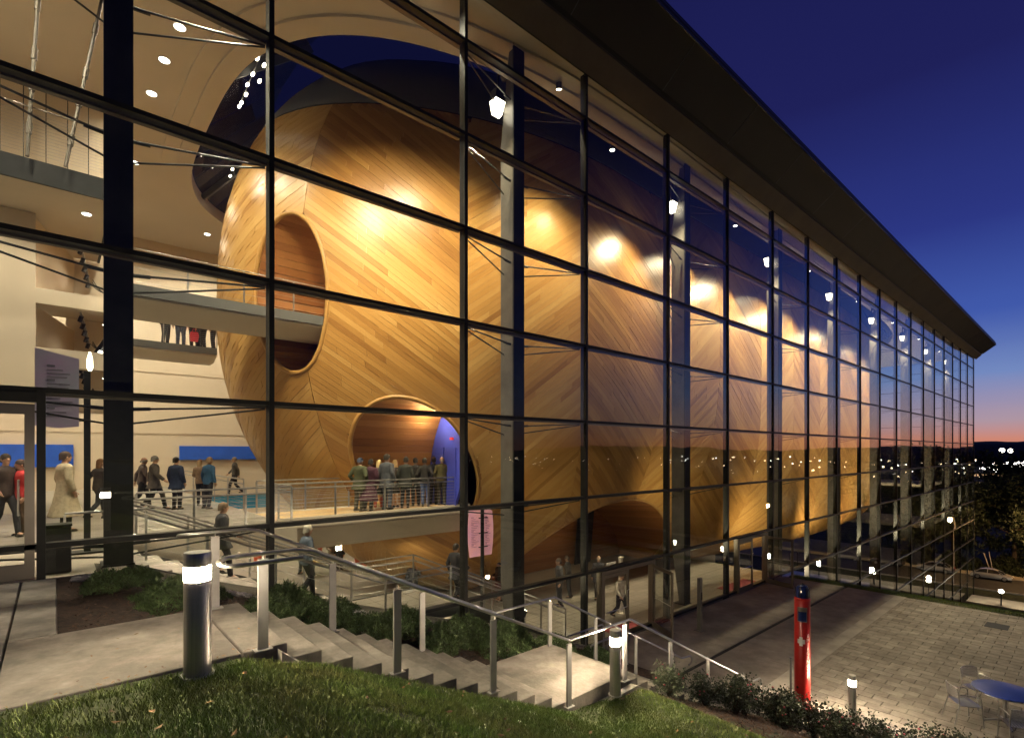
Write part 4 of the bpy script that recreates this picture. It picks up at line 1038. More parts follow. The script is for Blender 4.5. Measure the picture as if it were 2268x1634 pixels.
mb = MB()
prof = [(-1.3+.02, .05), (-.3, .0), (1.2, .0), (2.15, .04)]
zA = .55-.0; 
mb.add([(bx0+i*(bx1-bx0)/6+.0, by+(.02 if s_ else 0), z) for s_ in (0, 1) for i in range(7) for z in ((.43+.012*abs(i-3)), 1.86-.022*i)],
    [(2*i, 2*i+2, 2*i+3, 2*i+1) for i in range(6)]+[(14+2*i+1, 14+2*i+3, 14+2*i+2, 14+2*i) for i in range(6)]+[(2*i, 14+2*i, 14+2*i+2, 2*i+2) for i in range(6)]+[(2*i+1, 2*i+3, 14+2*i+3, 14+2*i+1) for i in range(6)]+[(0, 1, 15, 14), (12, 26, 27, 13)]); mb.build('banner_panel', 'banner_grey', bn)
printed(bn, by, bx0+.1, bx1, .5, 1.7, 15, 'ink')
mb = MB(); mb.bar((.46, 12.7, ZU), (.46, 12.7, 1.52), .10, .10); mb.build('pole', 'dark_steel', bn); mb = MB(); mb.b2(.22, .78, 12.5, 12.9, ZU, ZU+.025); mb.build('base', 'dark_steel', bn)
for z in (1.4, .58): mb = MB(); mb.bar((.24, 12.62, z), (.46, 12.66, z), .03, .03); mb.build('bracket', 'dark_steel', bn)
mb = MB(); mb.lathe([(.02, 0), (.05, .06), (.045, .22), (.015, .36)], 10, (.5, 12.7, 1.53)); mb.build('lamp_tip', M('tip_glow', (1, 1, 1), .5, emit=(1, .88, .62), es=6), bn)
b2 = thing('banner_stand', 'pair of pink printed banners on a dark pole on the lower foyer floor', 'banner', (11.6, 14.9, ZL))
for x0, x1 in ((11.12, 11.60), (11.78, 12.12)):
    mb = MB(); bul = .08 if x0 < 11.5 else -.08
    L_ = [(x0-bul*math.sin(math.pi*t) if bul > 0 else x0, t) for t in np.linspace(0, 1, 9)]; R_ = [(x1 if bul > 0 else x1-bul*math.sin(math.pi*t), t) for t in np.linspace(0, 1, 9)]
    mb.loft([[(L_[i][0], 14.9, -3.78+1.75*L_[i][1]), (R_[i][0], 14.9-.0, -3.78+1.75*R_[i][1]), (R_[i][0], 14.93, -3.78+1.75*R_[i][1]), (L_[i][0], 14.93, -3.78+1.75*L_[i][1])] for i in range(9)]); mb.build('banner_panel', 'banner_pink', b2)
    printed(b2, 14.9, x0, x1, -3.6, -2.2, 18, 'ink_pink')
mb = MB(); mb.bar((11.69, 14.92, ZL), (11.69, 14.92, -2.0), .11, .09); mb.build('pole', 'dark_steel', b2); mb = MB(); mb.lathe([(.3, 0), (.3, .03), (.06, .05)], 20, (11.69, 14.92, ZL)); mb.build('base', 'dark_steel', b2)
for z in (-2.4, -2.95, -3.45): mb = MB(); mb.bar((11.5, 14.87, z), (11.9, 14.87, z), .04, .03); mb.build('bracket', 'dark_steel', b2)
# the pink panels glow by added emission, no lamp lights them
# ------------------------------------------------------------------ ceiling lamps
def downlight(x, y, z, power, label, col=WARM2, spot=150, r=.13, parent=None):
    d = thing('downlight', label, 'ceiling lamp', (x, y, z), 0, 'recessed ceiling lamps')
    mb = MB(); mb.lathe([(r*1.25, -.012), (r*1.25, .0)], 20, (x, y, z-.002)); mb.build('trim_ring', 'white_paint', d)
    mb = MB(); mb.lathe([(r, -.006), (r, .0)], 20, (x, y, z-.016)); mb.build('glowing_lens', 'lamp_white', d)
    lamp('down_lamp', 'SPOT', (x, y, z-.08), power, col, d, aim=(x, y, z-5), size=.12, spot=spot, blend=.9)
vis = [((398, 60), 'top'), ((364, 133), 'second'), ((336, 207), 'third'), ((299, 360), 'lowest')]
for (px, py), nm in vis:
    x, y = ground_at(px, py, ZC); downlight(x, y, ZC, 900, '%s of the four round ceiling lamps right of the thick column' % nm)
xs = [(-6, 13.5), (-6, 18), (-1.5, 13.2), (-7, 26), (1.5, 30), (-3, 31), (6.0, 31), (11, 31.5), (-4, 24.5)]
xs.sort(key=lambda p: p[1])
for q, (x, y) in enumerate(xs): downlight(x, y, ZC, 2900, 'round recessed lamp in the cream foyer ceiling, %s row back from the glass' % ord_[q])
# wall washing lamps under the gallery soffits (left openings) and the lower foyer
for q, (x, y) in enumerate(((-1.8, 16.7), (.6, 16.8), (-4.5, 16.7))): downlight(x, y, 5.955, 330, '%s round lamp under the balcony slab, counted from the thick column' % ('second', 'first', 'third')[q], r=.09)
for q, (x, y) in enumerate(((2.2, 21), (1.6, 20.6))): pass
lamp_in = [(1.1, 19.4, 5.95, 150), (1.1, 19.2, 3.70, 90), (1.1, 19.2, 2.14, 60)]
for q, (x, y, z, p) in enumerate(lamp_in): downlight(x, y, z, p, 'small lamp inside the %s wall opening at the left' % ('top', 'middle', 'low')[q], r=.06)
for x, y in ((6.6, 16.1), (9.4, 16.1)): downlight(x, y, ZU-1.0, 800, 'small lamp under the %s end of the lower footbridge' % ('foyer' if x < 8 else 'hull'), r=.07)
for q, (x, y) in enumerate(((-2.5, 23), (1.5, 23), (3.5, 20))): downlight(x, y, 4.2-.62 if 16 < y < 18 else 3.0, 1, 'x') if False else None
for q, (x, y) in enumerate(((3.0, 14.8), (2.6, 19.5), (3.2, 25.0), (3.6, 30.0))): downlight(x, y, ZU-.455, 620, '%s added round lamp under the upper foyer floor, counted from the glass' % ord_[q], r=.09)  # lamps added under the floor to brighten the area behind the stair
for x, y, nm in ((2.0, 11.3, 'left'), (6.0, 11.2, 'right')): downlight(x, y, ZC, 2600, '%s added ceiling lamp brightening the indoor stair next to the glass' % nm)  # lamps added out of view to brighten the indoor stair
# lower foyer ceiling strip lamps on the facade beam line
sb = thing('light_beam', 'grey steel beam carrying lamps below the ceiling edge along the glass wall', 'beam', (40, 11.8, 10.6))
for k in range(8):
    a, b = .8+9*k, .8+9*(k+1)
    mb = MB(); mb.tube([(a+.3, 11.05, 10.62), (b-.5, 11.05, 10.62)], .13, 10); mb.build('beam_tube', 'column_steel', sb)
for k in range(1, 8):
    x = .8+9*k+4.5; lp = thing('beam_lamp', 'small lamp under the light beam between the %s and %s columns' % (ord_[k], ord_[k+1]), 'lamp', (x, 11.05, 10.4), 0, 'lamps on the light beam')
    mb = MB(); mb.lathe([(.05, .1), (.09, .0), (.09, -.1)], 12, (x, 11.05, 10.4)); mb.build('housing', 'dark_steel', lp); mb = MB(); mb.lathe([(.08, 0), (.08, .01)], 12, (x, 11.05, 10.285)); mb.build('glowing_lens', 'lamp_warm', lp)
    lamp('beam_spot', 'SPOT', (x, 11.05, 10.2), 3600 if k < 3 else 8500, WARM, lp, aim=(x-6.5, 12.3, -3.0), size=.08, spot=88, blend=1.0)
for x, y, p_, ax, lab in ((3.6, 11.0, 4000, (8.2, 15.6, 4.0), 'first'), (6.6, 11.0, 3000, (10.5, 14.2, 2.5), 'second'), (11.6, 11.0, 3000, (14, 13.2, 2.0), 'third')):  # spotlights put in above the glass to brighten the hull front
    t = thing('added_spotlight', '%s added spotlight on the ceiling strip above the glass, brightening the hull' % lab, 'spotlight', (x, y, ZC-.3)); mb = MB(); dq = (V(*ax)-V(x, y, ZC-.3)).normalized(); mb.tube([V(x, y, ZC-.3)-dq*.18, V(x, y, ZC-.3)], .09, 12); mb.tube([(x, y, ZC), V(x, y, ZC-.3)-dq*.1], .02, 6); mb.build('housing', 'dark_steel', t)
    mb = MB(); mb.tube([V(x, y, ZC-.3)+dq*.001, V(x, y, ZC-.3)+dq*.012], .08, 12); mb.build('glowing_lens', 'lamp_warm', t); lamp('hull_fill_spot', 'SPOT', V(x, y, ZC-.3)+dq*.08, p_, WARM, t, aim=ax, size=.1, spot=80, blend=1.0)
# glowing beads on added rails imitate lamp reflections in the skylight glass
for nm, pts in (('upper', [(585, 105), (600, 118), (570, 130), (585, 145), (560, 165), (575, 180), (548, 188), (545, 210), (535, 228), (530, 236)]), ('lower', [(515, 375), (510, 390), (525, 400), (520, 412), (535, 430), (528, 440), (540, 450)])):
    st = thing('skylight_glints', '%s string of glowing beads imitating lamp reflections in the skylight glass' % nm, 'glints', (4.4, 17, ZC+.3), 0, 'imitated reflections under the skylight')
    for px, py in pts:
        x, y = ground_at(px, py, ZC+.45); mb = MB(); mb.ell((x, y, ZC+.45), (.05, .12, .03), 8, 5); mb.build('glint_bead', 'lamp_warm', st)
    x, y = ground_at(*pts[0], ZC+.5); x2, y2 = ground_at(*pts[-1], ZC+.5); mb = MB(); mb.tube([(x, y, ZC+.52), (x2, y2, ZC+.52)], .015, 5); mb.build('rail', 'louver', st)
# tunnel lamps
for x, y, z, p, lab in ((8.6, 17.2, 7.3, 160, 'lamp in the upper hull mouth'), (9.8, 15.4, 1.3, 120, 'lamp in the lower hull mouth'), (18.5, 17.2, -2.7, 60, 'lamp in the ground level hull mouth')):
    t = thing('mouth_lamp', 'small ceiling '+lab, 'lamp', (x, y, z)); mb = MB(); mb.lathe([(.06, 0), (.06, .03)], 12, (x, y, z)); mb.build('glowing_lens', 'lamp_warm', t); lamp('mouth_light', 'POINT', (x, y, z-.12), p, WARM, t, size=.06)
# ------------------------------------------------------------------ exterior ground
SX0, SX1 = 1.70, 5.70           # first outdoor flight
LX0, LX1 = 5.70, 7.15           # landing
SY0, SY1 = 5.22, 7.02
ZPATH, ZLAND = -1.85, -3.68
def lawn_z(x, y):
    z = float(np.interp(x, [-40, -3, 1.3, 1.9, 5.7, 7.3, 12.3, 14.0, 60], [-1.6, -1.80, -1.88, -2.08, -3.84, -3.96, -6.12, -6.30, -6.4]))
    e = min(1, max(0, (4.9-y)/4)); return z+.10*e*math.sin(x*.7+y*.4)*.5-.02*e+.03*math.sin(x*2.1)*math.cos(y*1.7)*min(1, max(0, 5.0-y))
def sheet(name, fz, xs, ys, mat, keep=None, kind=True):
    mb = MB(); nx, ny = len(xs), len(ys); mb.v = [(x, y, fz(x, y)) for x in xs for y in ys]
    for i in range(nx-1):
        for j in range(ny-1):
            if keep and not keep((xs[i]+xs[i+1])/2, (ys[j]+ys[j+1])/2): continue
            mb.f.append((i*ny+j, (i+1)*ny+j, (i+1)*ny+j+1, i*ny+j+1))
    mb.t = [.5]*len(mb.f); o = mb.build(name, mat)
    if kind: struct(o)
    return o
def edge_x(y): return float(np.interp(y, [-60, 0, 2.0, 3.4, 5.0, 5.2], [16.5, 14.6, 13.9, 12.9, 12.35, 12.3]))   # near edge of the plaza
lawn = sheet('lawn', lawn_z, np.linspace(-14, 16.4, 150), np.concatenate([np.linspace(-60, -4, 12), np.linspace(-3, 5.19, 50)]), 'lawn_soil', keep=lambda x, y: x < edge_x(y)+.0)
# grass blades where the camera sees the lawn
def blades(n, box, seed, hmin, hmax, mat, name, dens=None):
    rng = np.random.default_rng(seed); P = []
    x = rng.uniform(box[0], box[1], n); y = rng.uniform(box[2], box[3], n)
    f = CB*x+CA*y; r = CA*x-CB*y; ok = (f > 1.2) & (np.abs(r/f) < 1.04); x, y = x[ok], y[ok]
    if dens is not None: k = np.array([dens(a, b) for a, b in zip(x, y)]); ok = rng.random(len(x)) < k; x, y = x[ok], y[ok]
    z = np.array([lawn_z(a, b) for a, b in zip(x, y)]); m = len(x)
    a = rng.uniform(0, 2*np.pi, m); h = rng.uniform(hmin, hmax, m); w = rng.uniform(.0025, .005, m); ln = rng.uniform(.2, .9, m)*h; b = rng.uniform(0, 2*np.pi, m)
    base = np.stack([x, y, z-.005], 1); d = np.stack([np.cos(a)*w, np.sin(a)*w, np.zeros(m)], 1); l = np.stack([np.cos(b)*ln, np.sin(b)*ln, h], 1)
    mid = base+l*np.array([.35, .35, .6]); v = np.stack([base-d, base+d, mid+d*.7, mid-d*.7, base+l], 1).reshape(-1, 3)
    i = np.arange(m)*5; q = np.stack([i, i+1, i+2, i+3], 1); t = np.stack([i+3, i+2, i+4], 1)
    me = bpy.data.meshes.new(name); me.vertices.add(len(v)); me.vertices.foreach_set('co', v.ravel().astype(np.float32))
    nl = m*7; me.loops.add(nl); li = np.concatenate([q, t], 1).ravel(); me.loops.foreach_set('vertex_index', li.astype(np.int32))
    me.polygons.add(2*m); st = np.stack([np.arange(m)*7, np.arange(m)*7+4], 1).ravel(); me.polygons.foreach_set('loop_start', st.astype(np.int32))
    me.update(calc_edges=True); tv = np.repeat(np.clip(rng.normal(.5, .25, m)+.25*np.sin(x*1.9)*np.cos(y*2.3), 0, 1), 2)
    at = me.attributes.new('tone', 'FLOAT', 'FACE'); at.data.foreach_set('value', tv.astype(np.float32))
    o = link(name, me, mat); o['kind'] = 'stuff'; return o
M('grass_blade', (.16, .27, .048), .6, 0, .35, 1.4, col2=(.20, .22, .062), tone=.4)
def lawn_d(x, y):
    if x > 7.6: return 0
    if y > 5.04: return .25 if x < 1.6 else .6
    q = math.sin(x*2.3+1.3*math.sin(y*3.1))*math.sin(y*2.9+.7*math.sin(x*1.7)); return (.35 if q > .78 else 1.0) if x < 6.6 else .5
g = blades(260000, (-3.5, 7.7, .8, 5.16), 3, .022, .060, 'grass_blade', 'grass', lawn_d); tag(g, 'short green grass of the lawn in the foreground', 'grass')
lv_ = MB(); rl = random.Random(9)
for _ in range(130):
    x, y = rl.uniform(-2.5, 7.5), rl.uniform(1.2, 5.1); z = lawn_z(x, y)+.045+rl.uniform(0, .02); a = rl.uniform(0, 6.28); L = rl.uniform(.02, .045); t1, t2 = rl.uniform(-.012, .012), rl.uniform(-.012, .012); c_, s_ = math.cos(a)*L, math.sin(a)*L; lv_.tone = rl.random()
    lv_.add([(x-c_, y-s_, z), (x-s_*.45, y+c_*.45, z+t1), (x+c_, y+s_, z+.008), (x+s_*.45, y-c_*.45, z+t2)], [(0, 1, 2), (0, 2, 3)])
for _ in range(90):
    x, y = rl.uniform(-2.5, 1.6), rl.uniform(5.25, 7.0); z = ZPATH+.004; a = rl.uniform(0, 6.28); L = rl.uniform(.012, .03); c_, s_ = math.cos(a)*L, math.sin(a)*L; lv_.tone = rl.random()
    if rl.random() < .6: y = 5.23+abs(rl.gauss(0, .05))
    lv_.add([(x-c_, y-s_, z), (x-s_*.45, y+c_*.45, z+.006), (x+c_, y+s_, z+.008), (x+s_*.45, y-c_*.45, z+.004)], [(0, 1, 2), (0, 2, 3)])
M('dry_leaf', (.20, .115, .045), .8, tone=.6); o = lv_.build('fallen_leaves', 'dry_leaf', smooth=False, tone=True); o['kind'] = 'stuff'
# path slabs
pa = bpy.data.objects.new('path', None); COL.objects.link(pa); struct(pa); pa.location = (0, 6, ZPATH)
for (x0, x1, y0, y1) in ((-8, -2.2, SY0, SY1), (-2.19, -.36, SY0, SY1), (-.35, 1.29, SY0, SY1), (1.30, SX0, SY0, SY1), (-8, -2.2, SY1+.01, 8.9), (-2.19, -.36, SY1+.01, 8.6), (-.35, .02, SY1+.01, 8.6), (-2.19, -.36, 8.61, 10.16), (-.35, .02, 8.61, 10.16), (-8, -2.2, 8.61, 10.16)):
    mb = MB(); mb.tone = random.random(); mb.b2(x0+.004, x1-.004, y0+.003, y1-.003, ZPATH-.18, ZPATH); mb.build('slab', 'step_concrete', pa, tone=True, smooth=False, bev=.012)
# outdoor stair
os_ = thing('outdoor_stair', 'outdoor concrete stair with a landing stepping down to the plaza', 'stair', (SX0, SY0, ZP))
NR = 12; rise = (ZPATH-ZLAND)/NR; run = (SX1-SX0)/NR
for i in range(NR-1):
    zt = ZPATH-rise*(i+1); mb = MB(); mb.tone = random.random(); xa = SX0+run*i; mb.b2(xa+.002, xa+run, SY0, SY1, zt-.34, zt); mb.build('step', 'step_concrete', os_, tone=True, smooth=False, bev=.012)
mb = MB(); mb.tone = .6; mb.b2(SX1-run+.002, LX1, SY0, SY1, ZLAND-.35, ZLAND); mb.build('landing', 'step_concrete', os_, tone=True, smooth=False, bev=.012)
NR2 = 16; rise2 = (ZLAND-ZP)/NR2; run2 = .30
for i in range(NR2-1):
    zt = ZLAND-rise2*(i+1); mb = MB(); mb.tone = random.random(); xa = LX1+run2*i; mb.b2(xa+.002, xa+run2, SY0, SY1, max(zt-.34, ZP-.02), zt); mb.build('step', 'step_concrete', os_, tone=True, smooth=False, bev=.012)
# low kerb along the lawn side of the stair
def cheek(y0, y1, lab):
    mb = MB(); pts = [(SX0-.1, ZPATH-.03), (SX0+.15, ZPATH-.24), (SX1, ZLAND-.24), (LX1+.1, ZLAND-.20), (11.9, ZP-.1)]
    for (xa, za), (xb, zb) in zip(pts[:-1], pts[1:]):
        mb.add([(x, y, z) for x, z in ((xa, za), (xb, zb)) for y in (y0, y1) for z in (z-.45, z)] if False else [(xa, y0, za-.45), (xa, y1, za-.45), (xa, y1, za), (xa, y0, za), (xb, y0, zb-.45), (xb, y1, zb-.45), (xb, y1, zb), (xb, y0, zb)], [(0, 1, 2, 3), (7, 6, 5, 4), (0, 4, 5, 1), (1, 5, 6, 2), (2, 6, 7, 3), (3, 7, 4, 0)])
    mb.build('kerb', 'concrete', os_, smooth=False)
cheek(SY0-.13, SY0-.003, 'a'); cheek(SY1+.003, SY1+.12, 'b')
# planting bed between stair and glass
def bed_z(x, y):
    zf = float(np.interp(x, [-1, .3, 1.5, 5.7, 7.3, 11.9, 13], [-1.92, -1.92, -2.05, -3.78, -3.9, -6.12, -6.15])); zg = grade(x)-.02
    t = min(1, max(0, (y-SY1)/(10.2-SY1))); return zf+(zg-zf)*t+.05*math.sin(x*3)*math.sin(y*2.2)*math.sin(math.pi*t)
sheet('planting_bed', bed_z, np.linspace(.02, 12.5, 80), np.linspace(SY1+.12, D-.06, 22), 'mulch')
sheet('bed_edge', lambda x, y: grade(x)-.03, np.linspace(.5, 12.7, 40), np.linspace(D-.06, D+1.0, 4), 'soil')
# plaza: concrete field, slot drain, border band, pavers
pz = slab('plaza', 12.0, 26.6, 5.45, D-.06, ZP-.3, ZP, 'plaza_concrete') if False else None
def field(name, poly, z0, z1, mat): mb = MB(); mb.prism(poly, z0, z1); return struct(mb.build(name, mat, smooth=False))
for i, (x0, x1) in enumerate(((12.3, 15.6), (15.61, 18.9), (18.91, 22.2), (22.21, 26.6))):
    for y0, y1 in ((5.75, 7.50), (7.63, D-.08)):
        mb = MB(); mb.b2(x0+.004, x1-.004, y0, y1, ZP-.25, ZP); struct(mb.build('plaza_slab', 'plaza_concrete', smooth=False))
mb = MB(); mb.b2(12.3, 26.6, 7.505, 7.625, ZP-.25, ZP-.012); struct(mb.build('drain_channel', 'slot', smooth=False))
sd_ = thing('slot_drain', 'long dark slot drain running across the plaza concrete', 'drain', (12.4, 7.56, ZP))
for k in range(24): mb = MB(); mb.b2(12.4+.59*k, 12.4+.59*k+.55, 7.52, 7.61, ZP-.011, ZP-.001); mb.build('grate', 'slot', sd_)
mb = MB(); mb.b2(12.35, 26.6, 5.36, 5.745, ZP-.25, ZP+.001); struct(mb.build('border_band', 'concrete', smooth=False))
pb = field('paver_field', [(12.35, 5.355), (12.9, 3.4), (13.9, 2.0), (14.6, 0), (16.5, -14), (26.6, -14), (26.6, 5.355)], ZP-.3, ZP-.03, 'paver_joint')
tiles(pb, 12.36, 26.55, -13.5, 5.35, ZP, .30, .50, 'paver', 300, .014, True, 'paver', keep=lambda x, y: x > edge_x(y)+.12, thick=.035, jit=.004)
mb = MB(); pts = [(edge_x(y), y) for y in np.linspace(5.2, -13, 40)]
mb.loft([[(x-.10, y, ZP-.3), (x+.10, y, ZP-.3), (x+.10, y, ZP+.05), (x-.10, y, ZP+.05)] for x, y in pts]); struct(mb.build('plaza_kerb', 'concrete', smooth=False))
mb = MB(); mb.b2(24.2, 24.9, 2.1, 2.7, ZP+.003, ZP+.010); tag(mb.build('drain_cover', 'slot'), 'dark square drain cover in the far right pavers', 'drain cover')
# turf verge at the far plaza edge and the slope below it
sheet('verge', lambda x, y: float(np.interp(x, [26.6, 26.9, 27.6, 30, 60], [-6.05, -6.0, -6.12, -7.6, -18.1])), [26.6, 26.75, 26.9, 27.2, 27.6, 30, 40, 50, 60], np.linspace(-60, D-.3, 30), 'lawn_soil')
vb = MB(); rng = np.random.default_rng(5)
for _ in range(9000):
    x = rng.uniform(26.6, 27.3); y = rng.uniform(-3, D-.4); z = float(np.interp(x, [26.6, 26.9, 27.6], [-6.05, -6.0, -6.12])); a = rng.uniform(0, 6.28); h = rng.uniform(.03, .08); dx, dy = math.cos(a)*.008, math.sin(a)*.008
    vb.add([(x-dx, y-dy, z), (x+dx, y+dy, z), (x+rng.uniform(-.04, .04), y+rng.uniform(-.04, .04), z+h)], [(0, 1, 2)])
o = vb.build('verge_grass', 'grass_blade', smooth=False, tone=True); o['kind'] = 'stuff'

# ------------------------------------------------------------------ bollard lamps
def bollard(x, y, z, label, h=1.02, r=.085, power=26):
    b = thing('bollard_lamp', label, 'bollard light', (x, y, z), 0, 'steel bollard lamps')
    mb = MB(); mb.lathe([(r*1.25, 0), (r*1.25, .012), (r, .014), (r, h-.24), (r*.98, h-.235)], 32, (x, y, z)); mb.build('tube', 'brushed_steel', b)
    mb = MB(); mb.lathe([(r*.9, h-.23), (r*.98, h-.225), (r*.98, h-.125), (r*.9, h-.12)], 32, (x, y, z)); mb.build('glowing_band', M('bollard_glow' if r > .1 else 'bollard_glow_small', (1, 1, 1), .4, emit=(1.0, .80, .55), es=820 if r > .095 else 1700), b)
    mb = MB(); mb.lathe([(r*.98, h-.115), (r, h-.11), (r, h-.006), (r*.96, h)], 32, (x, y, z)); mb.build('cap', 'brushed_steel', b)
    for k in range(3):
        mb = MB(); mb.lathe([(r*.985, h-.205+.032*k), (r*1.03, h-.20+.032*k), (r*.985, h-.197+.032*k)], 28, (x, y, z), cap=False); mb.build('louvre_ring', 'clear_ring' if False else 'stainless', b)
    return b
bollard(.90, 5.02, -1.87, 'large stainless bollard lamp at the path edge in the left foreground', r=.102, h=1.03)
bollard(6.58, 5.03, -3.80, 'stainless bollard lamp standing at the stair landing', r=.085)
bollard(13.50, 3.72, ZP, 'stainless bollard lamp on the pavers beside the red call tower', r=.075)

# ------------------------------------------------------------------ outdoor handrails
def handrail(label, pts, posts, rad=.021):
    t = thing('outdoor_handrail', label, 'handrail', pts[0]); P = [Vector(p) for p in pts]
    mb = MB(); mb.tube(P, rad, 10); mb.build('rail', 'stainless', t)
    for (x, y, z0, z1) in posts:
        mb = MB(); mb.b2(x-.045, x+.045, y-.014, y+.014, z0, z1-.05); mb.build('post', 'post_paint', t); mb = MB(); mb.tube([(x, y, z1-.06), (x, y, z1)], .012, 6); mb.build('saddle', 'stainless', t)
        mb = MB(); mb.b2(x-.08, x+.08, y-.05, y+.05, z0, z0+.012); mb.build('foot_plate', 'post_paint', t)
    return t
M('post_paint', (.36, .35, .34), .42, .45, .1, 4)
def nose_z(x): return float(np.interp(x, [SX0, SX1, LX1, LX1+run2*NR2], [ZPATH, ZLAND, ZLAND, ZP]))
HR_ = .90
def rail_pts(y, loop):
    z0 = ZPATH+HR_; pts = []
    for a in np.linspace(0, math.pi, 9): pts.append((SX0-.30-.12*math.sin(a), y+loop*(.11-.11*math.cos(a))*1.0-loop*.22, z0-.0))
    pts = [(SX0+.05, y+loop*.22, z0-.04)]+[(SX0-.5-.13*math.sin(a), y+loop*.11+loop*.11*math.cos(a), z0-.02+.02*math.cos(a)*-1) for a in np.linspace(0, math.pi, 11)]
    pts += [(SX0+.05, y, z0), (SX0+.2, y, z0-.03), (SX1, y, ZLAND+HR_), (LX1+.02, y, ZLAND+HR_+.0), (LX1+run2*NR2-.2, y, ZP+HR_), (LX1+run2*NR2+.12, y, ZP+HR_-.03)]
    e = LX1+run2*NR2+.12
    pts += [(e+.14*math.sin(a), y+.0, ZP+HR_-.03-.11*(1-math.cos(a))) for a in np.linspace(.3, math.pi, 8)]
    return pts
yn, yf = SY0-.04, SY1-.10
handrail('near stainless handrail along the lawn side of the outdoor stair', rail_pts(yn, -1), [(x, yn, nose_z(x)-(.0 if x < SX0+.1 else .08), nose_z(x)+HR_) for x in (1.46, 2.86, 4.24, 5.68, 7.03, 8.40, 9.75, 11.3)])
handrail('far stainless handrail along the planted side of the outdoor stair', rail_pts(yf, 1), [(x, yf, nose_z(x)-(.0 if x < SX0+.1 else .08), nose_z(x)+HR_) for x in (1.42, 2.84, 4.25, 5.66, 7.05, 8.40, 9.8, 11.3)])
# square guard rails by the lower entrance (hoops)
for k, (x, y) in enumerate(((11.4, 8.9), (11.4, 9.75))):
    t = thing('guard_hoop', ('nearer' if k == 0 else 'farther')+' low steel guard hoop beside the planting bed', 'guard rail', (x, y, ZP)); mb = MB(); mb.tube([(x-.8, y, ZP-.05), (x-.8, y, ZP+.88), (x-.74, y, ZP+.95), (x+.74, y, ZP+.95), (x+.8, y, ZP+.88), (x+.8, y, ZP-.05)], .026, 8); mb.build('hoop', 'rail_steel', t)
    mb = MB(); mb.tube([(x, y, ZP-.05), (x, y, ZP+.94)], .02, 8); mb.build('post', 'rail_steel', t)
# door operator post
cp = thing('card_post', 'tall slim grey card reader post on the plaza before the entrances', 'post', (16.4, 9.0, ZP)); mb = MB(); mb.b2(16.33, 16.47, 8.94, 9.06, ZP, ZP+1.78); mb.build('post', 'column_steel', cp, bev=.008); mb = MB(); mb.b2(16.36, 16.44, 8.925, 8.94, ZP+1.05, ZP+1.3); mb.build('reader', 'black_matte', cp); mb = MB(); mb.b2(16.25, 16.55, 8.86, 9.14, ZP, ZP+.015); mb.build('foot_plate', 'column_steel', cp)
wp = thing('lobby_post', 'pale round post with a sign board inside the nearer lower entrance', 'post', (15.9, 11.9, ZL)); mb = MB(); mb.lathe([(.14, 0), (.14, .03), (.085, .05), (.085, 2.05), (.10, 2.06), (.10, 2.12)], 20, (15.9, 11.9, ZL)); mb.build('post', 'soffit_cream', wp); mb = MB(); mb.b2(15.05, 15.55, 11.86, 11.9, ZL+1.62, ZL+2.0); mb.build('sign_board', 'white_paint', wp); mb = MB(); mb.bar((15.5, 11.9, ZL+1.8), (15.83, 11.9, ZL+1.8), .03, .03); mb.build('arm', 'dark_steel', wp)

# ------------------------------------------------------------------ red emergency tower
TX, TY = 13.1, 4.62
ct = thing('emergency_tower', 'tall red emergency call tower with blue beacon beside the pavers', 'call tower', (TX, TY, ZP))
M('red_paint', (.36, .016, .013), .32, 0, .12, 2); M('blue_beacon', (.012, .022, .10), .15, 0)
mb = MB(); mb.lathe([(.19, 0), (.19, .02), (.165, .03), (.165, 2.62), (.15, 2.64)], 40, (TX, TY, ZP)); mb.build('shaft', 'red_paint', ct)
mb = MB(); mb.lathe([(.13, 2.645), (.135, 2.68), (.135, 2.86), (.10, 2.93), (.03, 2.955)], 28, (TX, TY, ZP)); mb.build('beacon', 'blue_beacon', ct)
mb = MB(); mb.lathe([(.168, 2.60), (.172, 2.64), (.15, 2.66)], 40, (TX, TY, ZP), cap=False); mb.build('collar', 'red_paint', ct)
for a in np.linspace(0, 2*math.pi, 6, endpoint=False): mb = MB(); mb.tube([(TX+.15*math.cos(a), TY+.15*math.sin(a), ZP+2.64), (TX+.145*math.cos(a), TY+.145*math.sin(a), ZP+2.88), (TX, TY, ZP+2.98)], .008, 5); mb.build('cage_bar', 'dark_steel', ct)
cdir = math.atan2(-TY, -TX)
def on_tower(a, z, r=.172): return Vector((TX+r*math.cos(a), TY+r*math.sin(a), ZP+z))
def patch(a0, a1, z0, z1, r, nm, mat, n=8):
    mb = MB(); ra = np.linspace(a0, a1, n); mb.loft([[tuple(on_tower(a, z0, r)), tuple(on_tower(a, z1, r)), tuple(on_tower(a, z1, .160)), tuple(on_tower(a, z0, .160))] for a in ra]); mb.build(nm, mat, ct)
patch(cdir-.62, cdir+.62, 2.12, 2.46, .172, 'speaker_panel', 'stainless_dull'); patch(cdir-.50, cdir+.50, 2.14, 2.36, .177, 'call_window', 'blue_beacon')
patch(cdir-.62, cdir+.35, 1.62, 1.72, .170, 'arrow_plate', 'dull_white') if M('dull_white', (.55, .53, .50), .5) else 0
patch(cdir-.35, cdir+.05, 1.57, 1.77, .172, 'arrow_plate', 'dull_white')
patch(cdir+.62, cdir+.70, .84, .98, .170, 'tag_plate', 'dull_white')
